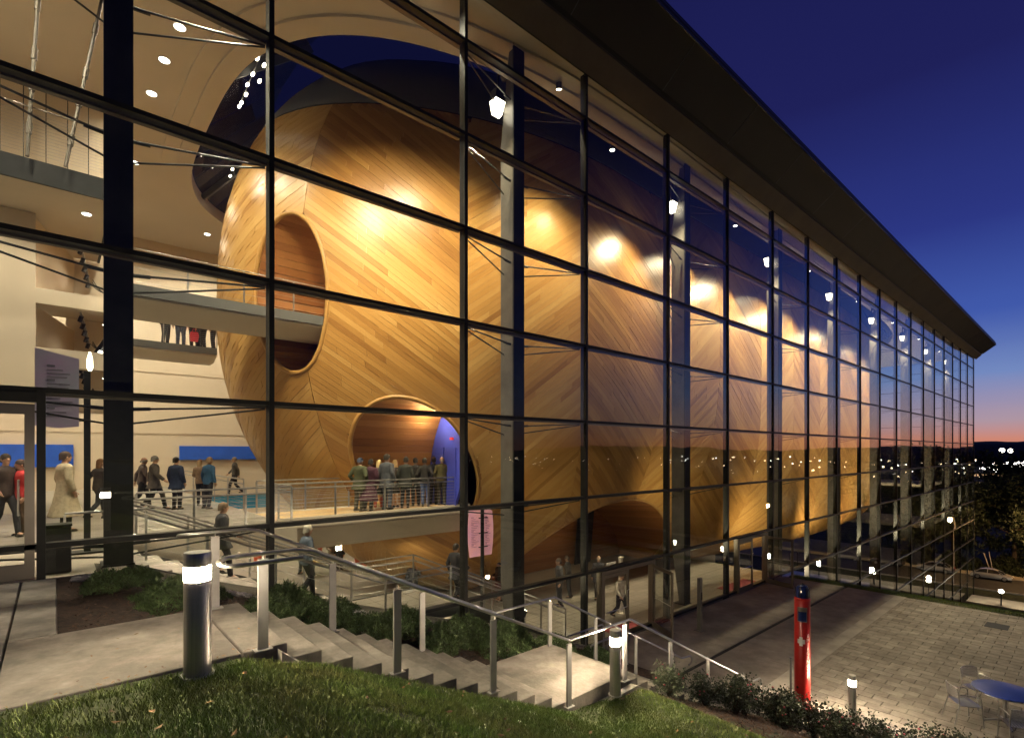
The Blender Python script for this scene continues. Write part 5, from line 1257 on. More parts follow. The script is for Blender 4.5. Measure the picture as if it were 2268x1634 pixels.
def text_mesh(body, size, name, mat, parent, fn):
    cu = bpy.data.curves.new(name, 'FONT'); cu.body = body; cu.size = size; cu.extrude = .001; cu.align_x = 'CENTER'; cu.align_y = 'CENTER'
    o = bpy.data.objects.new(name, cu); COL.objects.link(o); dg = bpy.context.evaluated_depsgraph_get(); me = bpy.data.meshes.new_from_object(o.evaluated_get(dg)); bpy.data.objects.remove(o)
    for v in me.vertices: v.co = fn(v.co)
    me.update(); return link(name, me, mat, parent)
# EMERGENCY, letters stacked down the right side of the shaft
for i, ch in enumerate('EMERGENCY'):
    zc_ = 1.80-.098*i; a0 = cdir+.80
    text_mesh(ch, .115, 'letter', 'dull_white', ct, lambda c, zc_=zc_, a0=a0: on_tower(a0+c.x/.166, zc_+c.y, .1665+c.z)-ct.location)
sp_ = thing('sign_post', 'thin pale post standing just left of the red call tower', 'post', (12.85, 4.75, ZP)); mb = MB(); mb.tube([(12.85, 4.78, ZP), (12.85, 4.78, ZP+1.25)], .022, 8); mb.lathe([(.03, 0), (.03, .03)], 10, (12.85, 4.78, ZP+1.25)); mb.build('post', 'post_paint', sp_)

# ------------------------------------------------------------------ blue table and aluminium chairs
TBX, TBY = 15.85, 1.42
tb = thing('round_table', 'round blue-topped outdoor table at the lower right', 'table', (TBX, TBY, ZP))
M('blue_top', (.012, .045, .34), .38, 0, .1, 2); M('alu', (.62, .61, .60), .28, 1.0, .1, 8)
mb = MB(); mb.lathe([(.55, .735), (.565, .74), (.565, .752), (.55, .757)], 48, (TBX, TBY, ZP)); mb.build('table_top', 'blue_top', tb)
mb = MB(); mb.lathe([(.562, .715), (.572, .72), (.572, .738), (.566, .739)], 48, (TBX, TBY, ZP), cap=False); mb.build('rim_band', 'alu', tb)
mb = MB(); mb.tube([(TBX, TBY, ZP+.05), (TBX, TBY, ZP+.735)], .038, 14); mb.build('pedestal', 'alu', tb)
for a in (0.4, 1.97, 3.54, 5.11): mb = MB(); mb.tube([(TBX, TBY, ZP+.10), (TBX+.2*math.cos(a), TBY+.2*math.sin(a), ZP+.07), (TBX+.38*math.cos(a), TBY+.38*math.sin(a), ZP+.02)], [.03, .025, .02], 8); mb.build('foot', 'alu', tb)
mb = MB(); mb.b2(TBX-.05, TBX+.05, TBY-.42, TBY-.35, ZP+.758, ZP+.768); o = mb.build('card', 'white_paint'); tag(o, 'small white card lying on the blue table', 'card')
def chair(x, y, face, label):
    c = thing('metal_chair', label, 'chair', (x, y, ZP), R(face)-math.pi/2, 'aluminium chairs round the blue table')
    def P(n, mb, m='alu'): return mb.build(n, m, c, world=False)
    for sg in (-1, 1):
        mb = MB(); mb.tube([(sg*.27, .24, 0), (sg*.25, .20, .62), (sg*.25, .16, .655), (sg*.245, -.10, .67), (sg*.24, -.20, .66)], .0125, 8); P('front_leg', mb)
        mb = MB(); mb.tube([(sg*.25, -.30, 0), (sg*.225, -.19, .46), (sg*.215, -.235, .80)], .0125, 8); P('rear_leg', mb)
        mb = MB(); mb.tube([(sg*.262, .23, .04), (sg*.248, -.285, .04)], .009, 6) if False else mb.tube([(sg*.245, .215, .43), (sg*.228, -.19, .43)], .011, 6); P('seat_rail', mb)
    mb = MB(); mb.tube([(-.215, -.235, .80), (-.12, -.285, .815), (0, -.30, .82), (.12, -.285, .815), (.215, -.235, .80)], .0125, 8); P('top_rail', mb)
    for k in range(6):
        z = .58+.036*k; mb = MB(); w = .215-.002*k; pts = [(-w, -.205-.015*k/3), (-.11, -.255-.015*k/3), (0, -.27-.015*k/3), (.11, -.255-.015*k/3), (w, -.205-.015*k/3)]
        mb.loft([[(a, b-.004, z), (a, b+.004, z), (a, b+.004, z+.024), (a, b-.004, z+.024)] for a, b in pts]); P('back_slat', mb)
    for k in range(8):
        xx = -.19+.0543*k; mb = MB(); mb.loft([[(xx-.02, yy, zz), (xx+.02, yy, zz), (xx+.02, yy, zz+.006), (xx-.02, yy, zz+.006)] for yy, zz in ((-.2, .43), (-.08, .422), (.08, .425), (.18, .437), (.225, .425))]); P('seat_slat', mb)
    return c
chair(15.35, 2.05, -55, 'aluminium slat chair left of the blue table, turned towards it')
chair(16.55, 1.95, -125, 'aluminium slat chair behind the blue table with only its back showing')
chair(14.95, 1.12, 25, 'aluminium slat chair in front of the blue table seen from behind')
chair(16.4, .62, 130, 'aluminium slat chair right of the blue table at the picture edge')

# ------------------------------------------------------------------ shrubs
def leaf_cloud(n, shape, leaf, seed, needle=False):
    rng = np.random.default_rng(seed); V_ = []; F_ = []; T_ = []
    for i in range(n):
        p, up = shape(rng); d = rng.normal(size=3); d /= np.linalg.norm(d); d = d*.8+np.array(up)*.7; d /= np.linalg.norm(d)
        s = np.cross(d, rng.normal(size=3)); s /= max(1e-6, np.linalg.norm(s)); L = leaf*rng.uniform(.6, 1.3); w = L*(.12 if needle else .36); p = np.array(p); o = len(V_)
        nn = np.cross(d, s)
        if needle: V_ += [p-s*w, p+s*w, p+d*L]; F_.append((o, o+1, o+2)); T_.append(rng.random())
        else: V_ += [p, p+d*L*.45+s*w+nn*w*.25, p+d*L, p+d*L*.45-s*w+nn*w*.25]; F_ += [(o, o+1, o+2), (o, o+2, o+3)]; T_ += [rng.random()]*2
    mb = MB(); mb.v = [tuple(v) for v in V_]; mb.f = F_; mb.t = T_; return mb
M('juniper', (.085, .13, .045), .7, 0, .3, 3, tone=.5); M('rose_leaf', (.045, .060, .028), .5, 0, .3, 5, tone=.5); M('twig', (.06, .04, .025), .9); M('rose_petal', (.5, .08, .12), .6)
def juniper_shape(rx, ry, rz):
    def f(rng):
        a = rng.uniform(0, 6.283); q = math.sqrt(rng.uniform(0, 1)); lob = 1+.22*math.sin(3*a+1)+.12*math.sin(7*a); h = (1-q**2.2)*rng.uniform(.35, 1)**.5
        c = .82+.3*math.sin(a*5+q*9); return (rx*q*math.cos(a)*lob, ry*q*math.sin(a)*lob, rz*h*c+.02), (math.cos(a)*.6*q, math.sin(a)*.6*q, .7)
    return f
jm = [leaf_cloud(5200, juniper_shape(.62, .5, .34), .085, 11+k, True).mesh('foliage', tone=True, smooth=False) for k in range(3)]
def twigs(rx, h, n, seed):
    r_ = random.Random(seed); mb = MB()
    for _ in range(n):
        a = r_.uniform(0, 6.28); q = r_.uniform(.3, .9); e = V(rx*q*math.cos(a), rx*q*math.sin(a), h*r_.uniform(.5, .9)); mb.tube([(0, 0, -.03), e*.5+V(0, 0, .06), e], [.012, .008, .003], 5)
    return mb.mesh('stem')
jt = [twigs(.5, .25, 9, k) for k in range(3)]
JP = [(.55, 9.0, .62), (1.2, 8.3, .95), (.9, 9.7, .6), (1.7, 9.2, .62), (2.2, 7.75, .8), (3.0, 9.3, .9), (3.0, 8.2, .9), (3.7, 7.7, .85), (3.9, 9.5, .8), (4.5, 8.5, 1.0), (5.1, 7.8, .9), (5.2, 9.3, .95), (5.9, 8.4, 1.0), (6.4, 7.6, .9), (6.6, 9.1, .95), (7.2, 8.3, 1.0), (7.7, 7.6, .8), (7.9, 9.2, .9), (8.6, 8.4, .9), (9.3, 9.0, .8), (9.8, 8.0, .8), (10.6, 8.8, .8)]
for k, (x, y, s_) in enumerate(JP):
    row_ = 'next to the glass' if y > 8.9 else ('in the middle of the bed' if y > 8.0 else 'next to the stair')
    j = thing('juniper_shrub', 'low green juniper %s, %s from the top of the slope' % (row_, ('uppermost', 'second', 'third', 'fourth', 'fifth', 'sixth', 'seventh', 'eighth', 'ninth', 'tenth')[sum(1 for q in JP[:k] if (q[1] > 8.9) == (y > 8.9) and (q[1] > 8.0) == (y > 8.0))]), 'shrub', (x, y, bed_z(x, y)), random.uniform(0, 6), 'junipers in the planting bed'); j.scale = (s_, s_, s_*random.uniform(.9, 1.3))
    link('foliage', jm[k % 3], 'juniper', j); link('stem', jt[k % 3], 'twig', j)
def rose_shape(rx, rz):
    cl = [(random.Random(k).uniform(-1, 1)*rx*.75, random.Random(k+50).uniform(-1, 1)*rx*.75, random.Random(k+90).uniform(.35, 1)*rz) for k in range(26)]
    def f(rng):
        c = cl[rng.integers(len(cl))]; p = np.array(c)*rng.uniform(.75, 1.05)+rng.normal(size=3)*np.array([.07, .07, .06])*rx/.4; return p, (0, 0, .4)
    return f
rm = [leaf_cloud(1500, rose_shape(.42, .72), .055, 31+k).mesh('foliage', tone=True, smooth=False) for k in range(3)]
rt = [twigs(.42, .72, 16, 10+k) for k in range(3)]
RP = [(7.95, 4.92, .75), (9.0, 4.82, .8), (9.7, 4.6, .9), (10.4, 4.75, .95), (10.7, 4.1, .9), (11.3, 4.45, 1.0), (11.75, 3.95, 1.0), (12.1, 4.55, .9), (12.15, 3.5, 1.0), (12.6, 3.1, .95), (12.75, 2.45, 1.0), (13.2, 2.0, 1.05), (13.55, 1.35, .9), (11.2, 3.4, .8), (12.0, 2.8, .8)]
ordn = ['first', 'second', 'third', 'fourth', 'fifth', 'sixth', 'seventh', 'eighth', 'ninth', 'tenth', 'eleventh', 'twelfth', 'thirteenth', 'fourteenth', 'fifteenth']
rose_rank = sorted(range(len(RP)), key=lambda i: proj((RP[i][0], RP[i][1], -5.5))[0])
for k, (x, y, s_) in enumerate(RP):
    z = lawn_z(x, y); j = thing('rose_bush', 'dark leafy rose bush along the plaza edge, %s from the left' % ordn[rose_rank.index(k)], 'shrub', (x, y, z-.02), random.uniform(0, 6), 'rose bushes along the plaza edge'); j.scale = (s_, s_, s_)
    link('foliage', rm[k % 3], 'rose_leaf', j); link('stem', rt[k % 3], 'twig', j)
    mb = MB()
    for q in range(5): a = random.uniform(0, 6.28); mb.ell((.3*math.cos(a), .3*math.sin(a), random.uniform(.4, .72)), (.022, .022, .018), 7, 5)
    mb.build('bloom', 'rose_petal', j, world=False)
# mulch under the roses and river stones by the glass
sheet('shrub_bed', lambda x, y: lawn_z(x, y)+.012, np.linspace(7.4, 14.4, 60), np.linspace(-3, 5.05, 40), 'mulch', keep=lambda x, y: x < edge_x(y)-.12 and x > 7.4+max(0, (4.6-y))*1.5)
rng = random.Random(4); st_m = []
for k in range(4):
    mb = MB(); mb.ell((0, 0, 0), (.06, .045, .03), 8, 5); me = mb.mesh('stone')
    for v in me.vertices: v.co *= 1+rng.uniform(-.15, .15)
    st_m.append(me)
M('stone', (.30, .28, .26), .8, 0, .3, 9)
stones = MB()
for k in range(900):
    x = rng.uniform(.2, 12.4); y = rng.uniform(9.72, 10.22); z = bed_z(x, y)+.01; m = st_m[k % 4]; a = rng.uniform(0, 6.28); s_ = rng.uniform(.6, 1.3)
    stones.add([(x+s_*(v.co.x*math.cos(a)-v.co.y*math.sin(a)), y+s_*(v.co.x*math.sin(a)+v.co.y*math.cos(a)), z+s_*v.co.z) for v in m.vertices], [tuple(p.vertices) for p in m.polygons])
o = stones.build('river_stones', 'stone'); o['kind'] = 'stuff'
chips = MB(); 
for k in range(9000):
    if k % 3: x, y = rng.uniform(.1, 12), rng.uniform(SY1+.15, 9.7); z = bed_z(x, y)
    else:
        x, y = rng.uniform(7.5, 13.5), rng.uniform(1.5, 5.0)
        if x > edge_x(y)-.1: continue
        z = lawn_z(x, y)+.012
    a = rng.uniform(0, 6.28); L = rng.uniform(.015, .04); c_, s_ = math.cos(a)*L, math.sin(a)*L; t = rng.uniform(-.01, .02)
    chips.tone = rng.random(); chips.add([(x-c_-s_*.3, y-s_+c_*.3, z+.004), (x-c_+s_*.3, y-s_-c_*.3, z+.004), (x+c_+s_*.3, y+s_-c_*.3, z+.012+t), (x+c_-s_*.3, y+s_+c_*.3, z+.012+t)], [(0, 1, 2, 3)])
M('bark', (.075, .042, .026), .9, tone=.6)
o = chips.build('bark_chips', 'bark', smooth=False, tone=True); o['kind'] = 'stuff'
# ------------------------------------------------------------------ below the plaza: path, street, cars, trees
M('asphalt', (.045, .043, .042), .7, 0, .3, 1.5, .3); M('pave_low', (.38, .33, .25), .8, 0, .15, 1)
mb = MB(); mb.b2(27.3, 84, D-.25, D+.2, ZLOW-.4, -17.55); struct(mb.build('facade_plinth', 'concrete'))
sheet('low_ground', lambda x, y: ZLOW-.06, np.linspace(58, 132, 6), np.linspace(-160, 60, 6), 'lawn_soil')
ZB = ZLOW+1.35
mb = MB(); mb.b2(76.4, 80.4, -120, D-.3, ZLOW-.3, ZB); struct(mb.build('lit_path', 'pave_low'))
mb = MB(); mb.b2(91.5, 101.0, -150, 60, ZLOW-.3, ZLOW-.01); struct(mb.build('street', 'asphalt'))
for x in (91.3, 101.1): mb = MB(); mb.b2(x-.12, x+.12, -150, 60, ZLOW-.3, ZLOW+.12); struct(mb.build('street_kerb', 'concrete'))
mb = MB(); mb.b2(101.3, 104.2, -150, 60, ZLOW-.3, ZLOW+.10); struct(mb.build('far_pavement', 'pave_low'))
def lowlight(x, y, lab):
    b = thing('path_lamp', lab, 'path light', (x, y, ZB), 0, 'small lamps along the low path')
    mb = MB(); mb.tube([(x, y, ZB), (x, y, ZB+1.3)], .06, 8); mb.lathe([(.06, 1.3), (.2, 1.32), (.2, 1.35)], 12, (x, y, ZB)); mb.build('post', 'dark_steel', b)
    mb = MB(); mb.ell((x, y, ZB+1.52), (.23, .23, .2), 12, 8); mb.build('globe', M('globe_glow', (1, 1, 1), .5, emit=(1, .90, .70), es=30), b)
    lamp('path_light', 'POINT', (x, y, ZB+1.9), 420, (1, .85, .6), b, size=.2)
for q, y in enumerate((7.2, 12.8-5.2-6, -4.5, -11, -18, -26)): lowlight(77.0, y, '%s small globe lamp along the low path beyond the plaza' % ('first', 'second', 'third', 'fourth', 'fifth', 'sixth')[q])
def street_lamp(x, y, lab):
    t = thing('street_lamp', lab, 'street lamp', (x, y, ZLOW)); zt = ZLOW+8.3
    mb = MB(); mb.tube([(x, y, ZLOW), (x, y, zt-1.0), (x, y-.05, zt-.3), (x-.3, y-.1, zt), (x-1.3, y-.15, zt+.1)], [.13, .09, .08, .07, .06], 10); mb.build('pole', 'pole_grey', t)
    mb = MB(); mb.ell((x-1.7, y-.17, zt+.10), (.55, .22, .12), 14, 8); mb.build('lamp_head', 'pole_grey', t)
    mb = MB(); mb.ell((x-1.7, y-.17, zt-.06), (.55, .24, .16), 14, 8); mb.build('glowing_lens', M('sodium', (1, 1, 1), .5, emit=(1, .60, .22), es=70), t)
    lamp('sodium_lamp', 'POINT', (x-1.7, y-.17, zt-.35), 1800, (1, .55, .2), t, size=.25)
M('pole_grey', (.62, .56, .48), .5, .4)
street_lamp(100.3, 6.0, 'orange sodium street lamp with curved arm beside the low street')
street_lamp(100.3, -20, 'farther orange sodium street lamp on the same low street, out to the right')

def car(x, y, face, colr, label):
    c = thing('parked_car', label, 'car', (x, y, ZLOW), R(face), 'cars parked along the low street')
    paint = M('paint_%d%d%d' % tuple(int(q*100) for q in colr), colr, .25, .3, spec=.6)
    def sec(pts, w0, w1=None): return pts
    # lower body: side profile lofted across the width (length along x)
    low = [(-2.2, .38), (-2.25, .62), (-2.1, .82), (-1.2, .93), (.9, .93), (1.75, .80), (2.18, .66), (2.25, .42), (2.1, .25), (-2.05, .25)]
    mb = MB(); rings = []
    for w, s_, dz in ((-.88, .94, -.03), (-.84, .985, 0), (0, 1, .01), (.84, .985, 0), (.88, .94, -.03)): rings.append([(px*s_, w, .25+(pz-.25)*(1 if abs(w) < .86 else .93)+.01) for px, pz in low])
    mb.loft(rings); mb.build('body', paint, c, world=False)
    cab = [(-1.75, .90), (-1.15, 1.36), (-.55, 1.47), (.25, 1.46), (.75, 1.30), (1.35, .90)]
    mb = MB(); mb.loft([[(px*q, w, .9+(pz-.9)*(1 if abs(w) < .6 else .94)) for px, pz in cab] for w, q in ((-.80, 1), (-.64, .97), (.64, .97), (.80, 1))]) if False else mb.loft([[(px, w*(1-.22*(pz-.9)/.57), pz) for px, pz in cab] for w in (-.80, .80)]); mb.build('cabin', M('car_glass', (.02, .022, .025), .08, 0, spec=.8), c, world=False)
    mb = MB(); roof = [(-1.2, 1.345), (-.55, 1.475), (.25, 1.465), (.72, 1.325)]; mb.loft([[(px, w*(1-.22*(pz-.9)/.57), pz+.012) for px, pz in roof]+[(px, w*(1-.22*(pz-.9)/.57), pz-.02) for px, pz in roof[::-1]] for w in (-.80, .80)]); mb.build('roof', paint, c, world=False)
    for sg in (-1, 1):
        for xa, za, xb, zb in ((-1.75, .9, -1.15, 1.36), (-.35, .9, -.32, 1.47), (1.35, .9, .75, 1.31)): mb = MB(); mb.bar((xa, sg*.81, za), (xb, sg*.81*(1-.22*(zb-.9)/.57), zb), .05, .06); mb.build('pillar', paint, c, world=False)
        for xw in (-1.38, 1.42):
            wh = bpy.data.objects.new('wheel', None); COL.objects.link(wh); wh.parent = c; wh.location = (xw, sg*.80, .33)
            me = [(.20, -.1), (.31, -.1), (.33, -.06), (.33, .06), (.31, .1), (.20, .1)]
            mb = MB(); mb.loft([[(r*math.cos(t), w, r*math.sin(t)) for t in np.linspace(0, 6.2832, 20, endpoint=False)] for r, w in me]); mb.build('tyre', 'black_matte', wh, world=False)
            mb = MB(); mb.loft([[(r*math.cos(t), w, r*math.sin(t)) for t in np.linspace(0, 6.2832, 20, endpoint=False)] for r, w in ((.21, -.105), (.21, .105))]); mb.build('rim', 'alu', wh, world=False)
        mb = MB(); mb.ell((2.12, sg*.62, .64), (.12, .18, .07), 10, 6); mb.build('headlight', 'white_paint', c, world=False)
        mb = MB(); mb.ell((-2.16, sg*.62, .74), (.09, .18, .07), 10, 6); mb.build('tail_light', 'exit_red_dull', c, world=False) if M('exit_red_dull', (.35, .02, .02), .3) else 0
        mb = MB(); mb.ell((.95, sg*.92, .98), (.08, .09, .06), 8, 6); mb.build('mirror', paint, c, world=False)
    return c
car(99.4, 10.3, -90, (.55, .54, .52), 'silver saloon car parked at the low street beyond the building corner')
car(99.4, 4.0, -90, (.60, .60, .60), 'pale car parked at the right picture edge on the low street')
car(99.4, -1.8, -90, (.05, .05, .06), 'dark car parked farther along the low street to the right')
car(99.4, -7.6, -90, (.5, .5, .5), 'light grey car parked third along the low street to the right')
car(99.4, -16, -90, (.45, .44, .42), 'grey car parked fourth along the low street to the right')
car(99.4, -23, -90, (.05, .04, .04), 'black car parked fifth along the low street to the right')
lp = thing('leaning_poles', 'two pale leaning poles behind the silver car', 'poles', (102.8, 10.9, ZLOW)); mb = MB(); mb.tube([(102.8, 10.6, ZLOW), (102.8, 11.5, ZLOW+3.1)], .07, 8); mb.build('pole', 'pole_grey', lp); mb = MB(); mb.tube([(102.6, 10.4, ZLOW), (102.6, 10.9, ZLOW+3.4)], .05, 8); mb.build('pole', 'pole_grey', lp)

M('tree_leaf', (.026, .036, .014), .65, 0, .4, .5, tone=.6); M('trunk', (.07, .05, .035), .9, 0, .3, 4, .5)
def tree_mesh(seed, h, rx):
    r_ = random.Random(seed); rng = np.random.default_rng(seed)
    br = MB(); tips = []
    br.tube([(0, 0, -.3), (.1, .05, h*.25), (-.1, .1, h*.55), (.05, 0, h*.85)], [.32, .24, .14, .04], 9)
    for k in range(16):
        a = k*2.4+r_.uniform(-.4, .4); t = .22+.65*k/16; s_ = V(0, 0, h*t); L = rx*(1.05-.55*abs(t-.45))*r_.uniform(.7, 1.05); e = s_+V(math.cos(a)*L, math.sin(a)*L, L*r_.uniform(.15, .55))
        br.tube([s_, s_.lerp(e, .5)+V(0, 0, .2), e], [.09, .06, .02], 6)
        for q in range(7): tips.append(s_.lerp(e, r_.uniform(.4, 1.05))+V(r_.gauss(0, .5), r_.gauss(0, .5), r_.gauss(.2, .5)))
    tips += [V(r_.gauss(0, .5), r_.gauss(0, .5), h*r_.uniform(.7, 1.0)) for _ in range(14)]
    tp = np.array([tuple(t) for t in tips])
    def shp(rng): c = tp[rng.integers(len(tp))]; return c+rng.normal(size=3)*np.array([.48, .48, .36]), (0, 0, .1)
    return br.mesh('trunk'), leaf_cloud(9500, shp, .34, seed).mesh('crown', tone=True, smooth=False)
tm = [tree_mesh(61, 9.5, 3.6), tree_mesh(62, 11.5, 4.2), tree_mesh(63, 8.5, 3.4)]
TP = [(107, 14.5, 0, 1.1), (106.5, 8.6, 1, 1.05), (110, 4.5, 0, 1.15), (107, 1.5, 2, 1.2), (108, -4.5, 1, 1.0), (106.5, -10.5, 0, 1.1), (109, -16, 2, 1.2), (107, -22, 1, 1.0), (108, -29, 0, 1.15), (118, 9, 1, 1.25), (119, 0, 1, 1.3), (118, 19, 0, 1.3), (107, 21, 2, 1.2), (109, -38, 1, 1.0), (120, -12, 1, 1.2), (108, -48, 0, 1.1)]
trank = sorted(range(len(TP)), key=lambda i: -math.atan2(TP[i][1], TP[i][0]))
for k, (x, y, m, s_) in enumerate(TP):
    t = thing('street_tree', 'dark leafy tree beyond the low street, %s from the building corner' % (ordn+['sixteenth'])[trank.index(k)], 'tree', (x, y, ZLOW-.1), random.uniform(0, 6), 'trees beyond the low street'); t.scale = (s_*1.1, s_*1.1, s_*1.22)
    link('trunk', tm[m][0], 'trunk', t); link('crown', tm[m][1], 'tree_leaf', t)

bsh = [leaf_cloud(3000, juniper_shape(2.6, 1.8, 2.4), .34, 71+k).mesh('foliage', tone=True, smooth=False) for k in range(2)]; bst = twigs(1.8, 1.8, 12, 77)
for k in range(16):
    y = 22-4.2*k; t = thing('roadside_bush', 'dark roadside bush beyond the low street, %s from the building side' % (ordn+['sixteenth'])[k], 'bush', (105.4+.5*math.sin(k*2.3), y, ZLOW-.1), k*1.3, 'bushes beyond the low street'); t.scale = (1, 1, .85+.3*abs(math.sin(k*1.7)))
    link('foliage', bsh[k % 2], 'tree_leaf', t); link('stem', bst, 'twig', t)
# ------------------------------------------------------------------ valley, hills, town lights
M('far_land', (.012, .010, .007), .95, 0, .4, .004); M('far_hill', (.016, .014, .015), .95, 0, .4, .003)
sheet('valley', lambda x, y: float(np.interp(x, [131, 170, 300, 9000], [ZLOW-.1, -30, -62, -62])), [131, 150, 170, 230, 300, 600, 1500, 3500, 9000], np.linspace(-7000, 4000, 12), 'far_land')
mb = MB(); ys = np.linspace(-7000, 3500, 160)
def ridge(y): return 30+26*math.sin(y*.0011+1)+15*math.sin(y*.0031)+7*math.sin(y*.009)+4*math.sin(y*.023)
n = len(ys); mb.v = [(4600+.06*abs(y), y, -70) for y in ys]+[(5200+.06*abs(y), y, ridge(y)*.75) for y in ys]+[(6000+.06*abs(y), y, ridge(y)+22) for y in ys]+[(7400, y, -70) for y in ys]
mb.f = [(q*n+i, q*n+i+1, (q+1)*n+i+1, (q+1)*n+i) for q in range(3) for i in range(n-1)]; mb.t = [.5]*len(mb.f); struct(mb.build('hills', 'far_hill'))
rng = random.Random(12)
def lights(name, n, col, es, rr, lab, band):
    mb = MB()
    for _ in range(n):
        x = rng.uniform(*band); az = rng.uniform(-.95, .30) if rng.random() < .6 else rng.gauss(-.02, .16); y = x*math.tan(az); r = rr*x/1000*rng.uniform(.5, 1.6); z = -60+rng.uniform(2, 16)+(max(0, x-3600)*.03)
        mb.ell((x, y, z), (r, r, r), 6, 4)
    o = mb.build(name, M(name, (1, 1, 1), .5, emit=col, es=es)); o['kind'] = 'stuff'; tag(o, lab, 'town lights'); return o
lights('town_lights_warm', 150, (1, .72, .42), 9, 1.05, 'scattered warm town lights across the dark valley', (900, 3800))
lights('town_lights_white', 100, (1, .93, .82), 10, 1.05, 'scattered white town lights across the dark valley', (900, 4200))
mb = MB()
for _ in range(110):
    x = rng.uniform(1700, 3300); az = rng.gauss(.075, .022); r = 1.1*x/1000*rng.uniform(.6, 1.7); mb.ell((x, x*math.tan(az), -60+rng.uniform(2, 14)), (r, r, r), 6, 4)
o = mb.build('town_lights_cluster', 'town_lights_white'); o['kind'] = 'stuff'; tag(o, 'dense cluster of white town lights beyond the building corner', 'town lights')
# floodlit yard in the middle distance and two low buildings
def far_building(x, y, w, d, h, lab, glow):
    b = thing('distant_building', lab, 'building', (x, y, -62)); mb = MB(); mb.b2(x-d/2, x+d/2, y-w/2, y+w/2, -62, -62+h); mb.build('wall', 'far_wall', b); mb = MB(); mb.b2(x-d/2-.5, x+d/2+.5, y-w/2-.5, y+w/2+.5, -62+h, -62+h+.8); mb.build('roof', 'far_hill', b)
    k = max(2, int(w/6))
    for q in range(k): mb = MB(); yy = y-w/2+w*(q+.5)/k; mb.b2(x-d/2-.12, x-d/2-.02, yy-w/k*.36, yy+w/k*.36, -62+h*.35, -62+h*.75); mb.build('window', glow, b)
M('far_wall', (.25, .2, .16), .9); M('yard_glow', (1, 1, 1), .5, emit=(1, .90, .72), es=14); M('win_dim', (.3, .2, .1), .5, emit=(1, .6, .3), es=.8)
far_building(2400, 200, 60, 20, 15, 'long floodlit white building in the valley beyond the trees', 'yard_glow')
far_building(1700, 152, 70, 20, 12, 'dim brown building in the valley at the right of the floodlit one', 'win_dim')
far_building(1650, 196, 26, 16, 12, 'dim lit building in the valley close to the glass corner', 'win_dim')
far_building(1250, -180, 60, 20, 9, 'long lit building far off to the right in the valley', 'yard_glow')
for q, (x, y, z, r) in enumerate(((1500, 139, 3, 4.5), (1500, 126, 2, 4.2), (700, 38, -38, 1.7))):
    mb = MB(); mb.tube([(x, y, -62), (x, y, z)], r*.08, 6); t = thing('flood_mast', ('left tall floodlight mast in the valley', 'right tall floodlight mast in the valley', 'near bright lamp mast over the dark trees')[q], 'light mast', (x, y, -62)); mb.build('mast', 'far_hill', t); mb = MB(); mb.ell((x, y, z), (r, r, r), 10, 8); mb.build('glowing_head', 'yard_glow', t)

# ------------------------------------------------------------------ foyer furniture on the lower floor
M('orange_fabric', (.55, .10, .035), .7, 0, .1, 6); M('bench_wood', (.60, .42, .20), .45, 0, .2, 2, stretch=(1, 9, 1))
def stool(x, y, lab):
    t = thing('lounge_chair', lab, 'chair', (x, y, ZL), random.uniform(0, 6), 'orange lounge chairs in the lower foyer')
    mb = MB(); mb.lathe([(.05, .30), (.24, .31), (.30, .36), (.31, .44), (.27, .46), (.05, .455)], 20); mb.build('seat', 'orange_fabric', t, world=False)
    mb = MB(); mb.loft([[(r*math.cos(a), r*math.sin(a), z) for r, z in ((.28, .42), (.33, .80), (.28, .82), (.24, .46))] for a in np.linspace(.3, 2.84, 12)]); mb.build('backrest', 'orange_fabric', t, world=False)
    for a in (.78, 2.35, 3.93, 5.5): mb = MB(); mb.tube([(.2*math.cos(a), .2*math.sin(a), .31), (.26*math.cos(a), .26*math.sin(a), 0)], .012, 6); mb.build('leg', 'alu', t, world=False)
for q, (px, py) in enumerate(((572, 1262), (752, 1262), (800, 1268), (700, 1245))):
    x, y = ground_at(px, py, ZL); stool(x, y, 'orange lounge chair in the lower foyer, %s from the left' % ('first', 'third', 'fourth', 'second')[q])
bx, by = ground_at(930, 1262, ZL)
bn_ = thing('curved_bench', 'long curved wooden bench counter in the lower foyer under the footbridge', 'bench', (bx, by, ZL))
arc = [(bx-2.6+5.2*t, by+.9*math.sin(math.pi*t)) for t in np.linspace(0, 1, 14)]
mb = MB(); mb.loft([[(x, y-.35, ZL+.42), (x, y+.35, ZL+.42), (x, y+.35, ZL+.50), (x, y-.35, ZL+.50)] for x, y in arc]); mb.build('bench_top', 'bench_wood', bn_)
mb = MB(); mb.loft([[(x, y+.3, ZL+.50), (x, y+.36, ZL+.50), (x, y+.42, ZL+.95), (x, y+.36, ZL+.95)] for x, y in arc]); mb.build('backrest', 'bench_wood', bn_)
for i in (1, 5, 9, 12): x, y = arc[i]; mb = MB(); mb.b2(x-.06, x+.06, y-.28, y+.28, ZL, ZL+.42); mb.build('leg', 'edge_grey', bn_)
tx_, ty_ = ground_at(690, 1275, ZL)
tbl = thing('lobby_table', 'small round wooden table in the lower foyer behind the stair', 'table', (tx_, ty_, ZL)); mb = MB(); mb.lathe([(.45, .70), (.47, .71), (.47, .73), (.45, .74)], 28, (tx_, ty_, ZL)); mb.build('table_top', 'bench_wood', tbl); mb = MB(); mb.lathe([(.25, 0), (.25, .02), (.035, .05), (.035, .70)], 16, (tx_, ty_, ZL)); mb.build('pedestal', 'alu', tbl)
